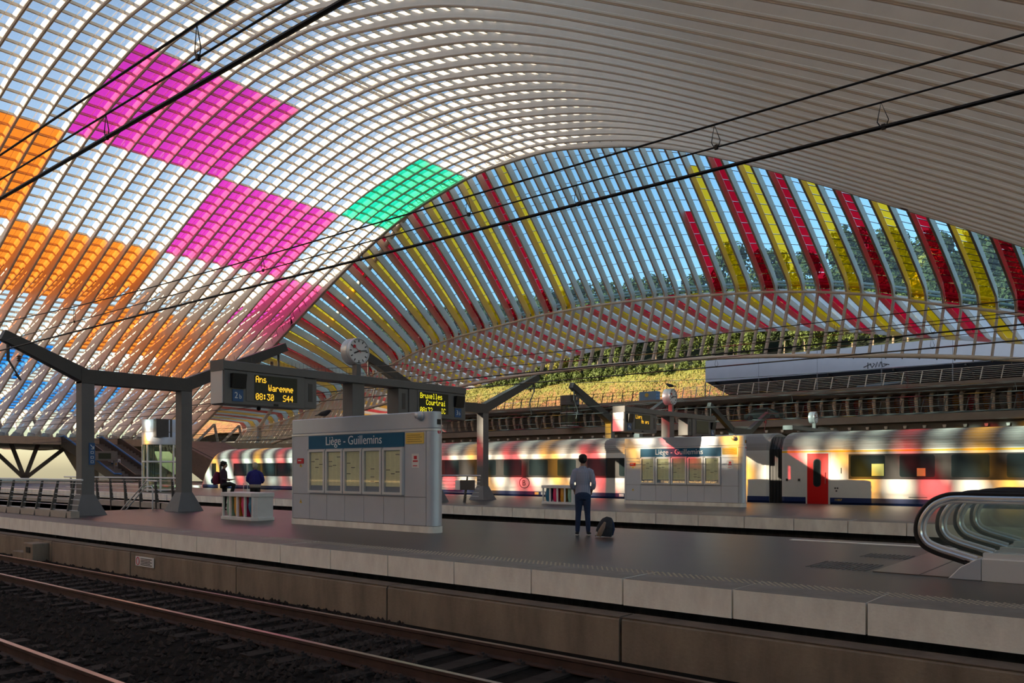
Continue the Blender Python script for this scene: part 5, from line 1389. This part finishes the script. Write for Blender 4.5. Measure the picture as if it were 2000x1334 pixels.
lofted([([(-0.16, -0.02, 0.02), (-0.10, -0.03, 0.2), (0.0, -0.02, 0.37), (0.09, 0, 0.44)], [0.014, 0.018, 0.018, 0.014], 1.4)], 'strap', 'bag_black', bp, 0.008, 2, fr2)

# woman in the blue pullover
base = (-25.55, 16.55, 0.0); F = Vector((-0.70, 0.71)); F.normalize(); Rr = (F.y, -F.x); fr = (tuple(F), Rr, base)
wo = thing('person', 'woman with short blond hair seen from behind in a bright blue pullover and black trousers', 'person', base)
body = head_pieces(1.585, 0.03, 0.96) + [([(0, 0, 1.34), (0, 0.01, 1.43), (0, 0.02, 1.52)], [0.065, 0.052, 0.052]), ([(0, 0, 0.9), (0, 0, 1.1), (0, 0, 1.34)], [0.16, 0.15, 0.13], 0.7)]
for sx in (-1, 1):
    body += [([(sx * 0.14, 0, 1.34), (sx * 0.25, 0.0, 1.10), (sx * 0.18, 0.17, 0.98)], [0.05, 0.04, 0.028]), ([(sx * 0.085, 0, 0.88), (sx * 0.09, 0.01, 0.46), (sx * 0.10, -0.02, 0.07)], [0.09, 0.052, 0.036])]
    body += hand((sx * 0.18, 0.17, 0.98), (-sx * 0.5, 0.85, 0.0), (0, 0, 1), (-sx, 0.0, 0.3), 0.8)
lofted(body, 'body', 'skin', wo, 0.0095, 3, fr); eyes(wo, fr, 1.585, 0.03)
sh = [([(0, 0.0, 0.93), (0, 0.0, 1.02), (0, 0.0, 1.18), (0, -0.01, 1.30), (0, 0.0, 1.40), (0, 0.01, 1.46)], [0.215, 0.225, 0.215, 0.185, 0.12, 0.075], [0.72, 0.74, 0.72, 0.66, 0.7, 0.95])]
for sx in (-1, 1): sh.append(([(sx * 0.10, 0, 1.37), (sx * 0.185, -0.01, 1.32), (sx * 0.255, 0.0, 1.18), (sx * 0.27, 0.02, 1.08), (sx * 0.22, 0.13, 1.0)], [0.075, 0.078, 0.07, 0.065, 0.05]))
lofted(sh, 'pullover', 'royal', wo, 0.014, 4, fr)
lofted([([(0, 0, 0.82), (0, 0, 0.88), (0, 0, 0.96)], [0.195, 0.212, 0.20], 0.74)], 'blouse_hem', 'cream_cloth', wo, 0.014, 3, fr)
tr_ = [([(0, 0, 0.74), (0, 0, 0.86)], [0.18, 0.185], 0.74)]
for sx in (-1, 1): tr_.append(([(sx * 0.09, 0, 0.85), (sx * 0.09, 0.01, 0.46), (sx * 0.10, -0.02, 0.06)], [0.105, 0.075, 0.055]))
lofted(tr_, 'trousers', 'black', wo, 0.014, 4, fr)
for sx in (-1, 1): lofted([([(sx * 0.10, -0.08, 0.03), (sx * 0.10, 0, 0.04), (sx * 0.115, 0.15, 0.028)], [0.035, 0.045, 0.035], 0.75)], 'shoe', 'black', wo, 0.01, 2, fr)
lofted([([(0, 0.0, 1.50), (0, -0.005, 1.56), (0, 0.0, 1.63), (0, 0.01, 1.69), (0, 0.015, 1.72)], [0.06, 0.088, 0.098, 0.085, 0.04], 1.05)], 'hair', 'hair_blond', wo, 0.011, 2, fr)

# young person with a rucksack, one foot up on a suitcase
base = (-26.3, 15.75, 0.0); F = Vector((0.80, 0.60)); Rr = (F.y, -F.x); fr = (tuple(F), Rr, base)
yo = thing('person', 'dark-haired person in profile in purple top with red rucksack, one knee raised', 'person', base)
body = head_pieces(1.64, 0.04) + [([(0, 0, 1.38), (0, 0.02, 1.47), (0, 0.03, 1.57)], [0.066, 0.054, 0.054]), ([(0, 0, 0.92), (0, 0.01, 1.12), (0, 0, 1.36)], [0.14, 0.13, 0.13], 0.7)]
body += [([(-0.09, 0, 0.92), (-0.095, 0.02, 0.48), (-0.10, -0.02, 0.08)], [0.085, 0.055, 0.037]), ([(0.09, 0.02, 0.92), (0.10, 0.40, 0.93), (0.10, 0.31, 0.56)], [0.085, 0.06, 0.037])]
for sx in (-1, 1):
    body += [([(sx * 0.15, 0, 1.38), (sx * 0.19, 0.02, 1.12), (sx * 0.12, 0.26, 1.10)], [0.048, 0.040, 0.028])]
    body += hand((sx * 0.12, 0.26, 1.10), (-sx * 0.25, 0.9, 0.25), (0, -0.2, 1), (-sx, 0.1, 0.3), 0.6)
lofted(body, 'body', 'skin', yo, 0.0095, 3, fr); eyes(yo, fr, 1.64, 0.04)
sh = [([(0, 0.0, 0.90), (0, 0.0, 1.05), (0, 0.0, 1.22), (0, -0.01, 1.36), (0, 0.01, 1.44), (0, 0.02, 1.50)], [0.165, 0.16, 0.172, 0.165, 0.10, 0.068], 0.68)]
for sx in (-1, 1): sh.append(([(sx * 0.10, 0, 1.40), (sx * 0.17, 0, 1.36), (sx * 0.195, 0.01, 1.22), (sx * 0.195, 0.03, 1.11), (sx * 0.15, 0.18, 1.09)], [0.07, 0.068, 0.06, 0.055, 0.044]))
lofted(sh, 'top', 'purple', yo, 0.014, 4, fr)
tr_ = [([(0, 0, 0.80), (0, 0, 0.94)], [0.155, 0.158], 0.74), ([(-0.09, 0, 0.90), (-0.095, 0.02, 0.48), (-0.10, -0.02, 0.07)], [0.10, 0.075, 0.055]), ([(0.085, 0.0, 0.90), (0.10, 0.28, 0.95), (0.10, 0.42, 0.92), (0.10, 0.37, 0.74), (0.10, 0.31, 0.56)], [0.10, 0.088, 0.075, 0.066, 0.052])]
lofted(tr_, 'trousers', 'black', yo, 0.014, 4, fr)
for x, y, z in ((-0.10, -0.02, 0.0), (0.10, 0.31, 0.485)): lofted([([(x, y - 0.07, z + 0.03), (x, y, z + 0.045), (x, y + 0.16, z + 0.03)], [0.035, 0.045, 0.035], 0.75)], 'shoe', 'rubber', yo, 0.01, 2, fr)
lofted([([(0, 0.0, 1.58), (0, -0.005, 1.63), (0, 0.01, 1.70), (0, 0.03, 1.765)], [0.055, 0.094, 0.106, 0.062], 1.15), ([(0, 0.08, 1.71), (0, 0.11, 1.735)], [0.05, 0.03])], 'hair', 'hair_dark', yo, 0.011, 2, fr)
rs_ = thing('rucksack', 'red and teal rucksack on the back of the person in purple', 'backpack', (-26.5, 15.6, 0.92))
lofted([([(0, -0.24, 0.94), (0, -0.26, 1.05), (0, -0.24, 1.22), (0, -0.2, 1.38)], [0.14, 0.165, 0.16, 0.09], 0.85)], 'pack', 'bag_wine', rs_, 0.013, 3, fr)
lofted([([(0.03, -0.36, 0.98), (0.03, -0.38, 1.07), (0.03, -0.35, 1.16)], [0.08, 0.1, 0.07], 0.6)], 'front_pocket', 'bag_teal', rs_, 0.011, 2, fr)
sc_ = thing('suitcase', 'small dark trolley suitcase with a raised handle behind the recycling station', 'suitcase', (-25.9, 16.05, 0))
MB().box(-26.15, -25.65, 15.85, 16.2, 0.06, 0.48).build('shell', 'bag_black', sc_, bevel=0.03)
MB().tube([(-25.7, 16.18, 0.48), (-25.7, 16.18, 0.98), (-25.45, 16.18, 0.98), (-25.45, 16.18, 0.48)], 0.012, 6).build('handle', 'alu', sc_)
for x in (-26.1, -25.7):
    for y in (15.9, 16.15): MB().lathe([(0.035, 0), (0.035, 0.03)], (x, y, 0.035), 'y', 10).build('wheel', 'rubber', sc_)

# birds
def bird(label, x, y, z, F, s=1.0):
    t = thing('bird', label, 'bird', (x, y, z)); F = Vector(F).normalized(); fr = (tuple(F), (F.y, -F.x), (x, y, z))
    lofted([([(0, -0.16 * s, 0.10 * s), (0, -0.08 * s, 0.12 * s), (0, 0.02 * s, 0.13 * s), (0, 0.1 * s, 0.17 * s), (0, 0.14 * s, 0.2 * s), (0, 0.17 * s, 0.2 * s)], [0.02 * s, 0.06 * s, 0.075 * s, 0.055 * s, 0.04 * s, 0.028 * s]), ([(0, -0.08 * s, 0.11 * s), (0, -0.26 * s, 0.075 * s)], [0.045 * s, 0.03 * s], 0.35), ([(0, 0.16 * s, 0.2 * s), (0, 0.22 * s, 0.19 * s)], [0.014 * s, 0.005 * s])], 'body', 'bird', t, 0.011, 2, fr)
    b = MB()
    for sx in (-0.025, 0.025): b.tube([(x + sx, y, z), (x + sx, y, z + 0.08 * s)], 0.006, 5)
    b.build('legs', 'bird', t)
bird('dark bird perched on the roof of the near kiosk', -17.35, 13.31, 2.805, (0.7, 0.5), 1.0)
bird('dark bird perched on top of the second clock', -16.55, 30.63, 4.885, (-0.8, -0.5), 1.0)

# ------------------------------------------------------------------ unseen city block added behind the camera to block the low sun
cb = thing('sun_block', 'plain stone block added behind the camera to keep low sun off the platforms', 'building', (-60, -100, 0))
MB().box(-330, 160, -112, -95, -1, SUN_BLOCK_H).build('walls', 'city', cb)
b = MB()
MB().box(-400, 200, -95, -10, -1.6, -1.2).build('forecourt', 'city', None, label='paved forecourt on the city side behind the camera', category='ground', kind='structure')
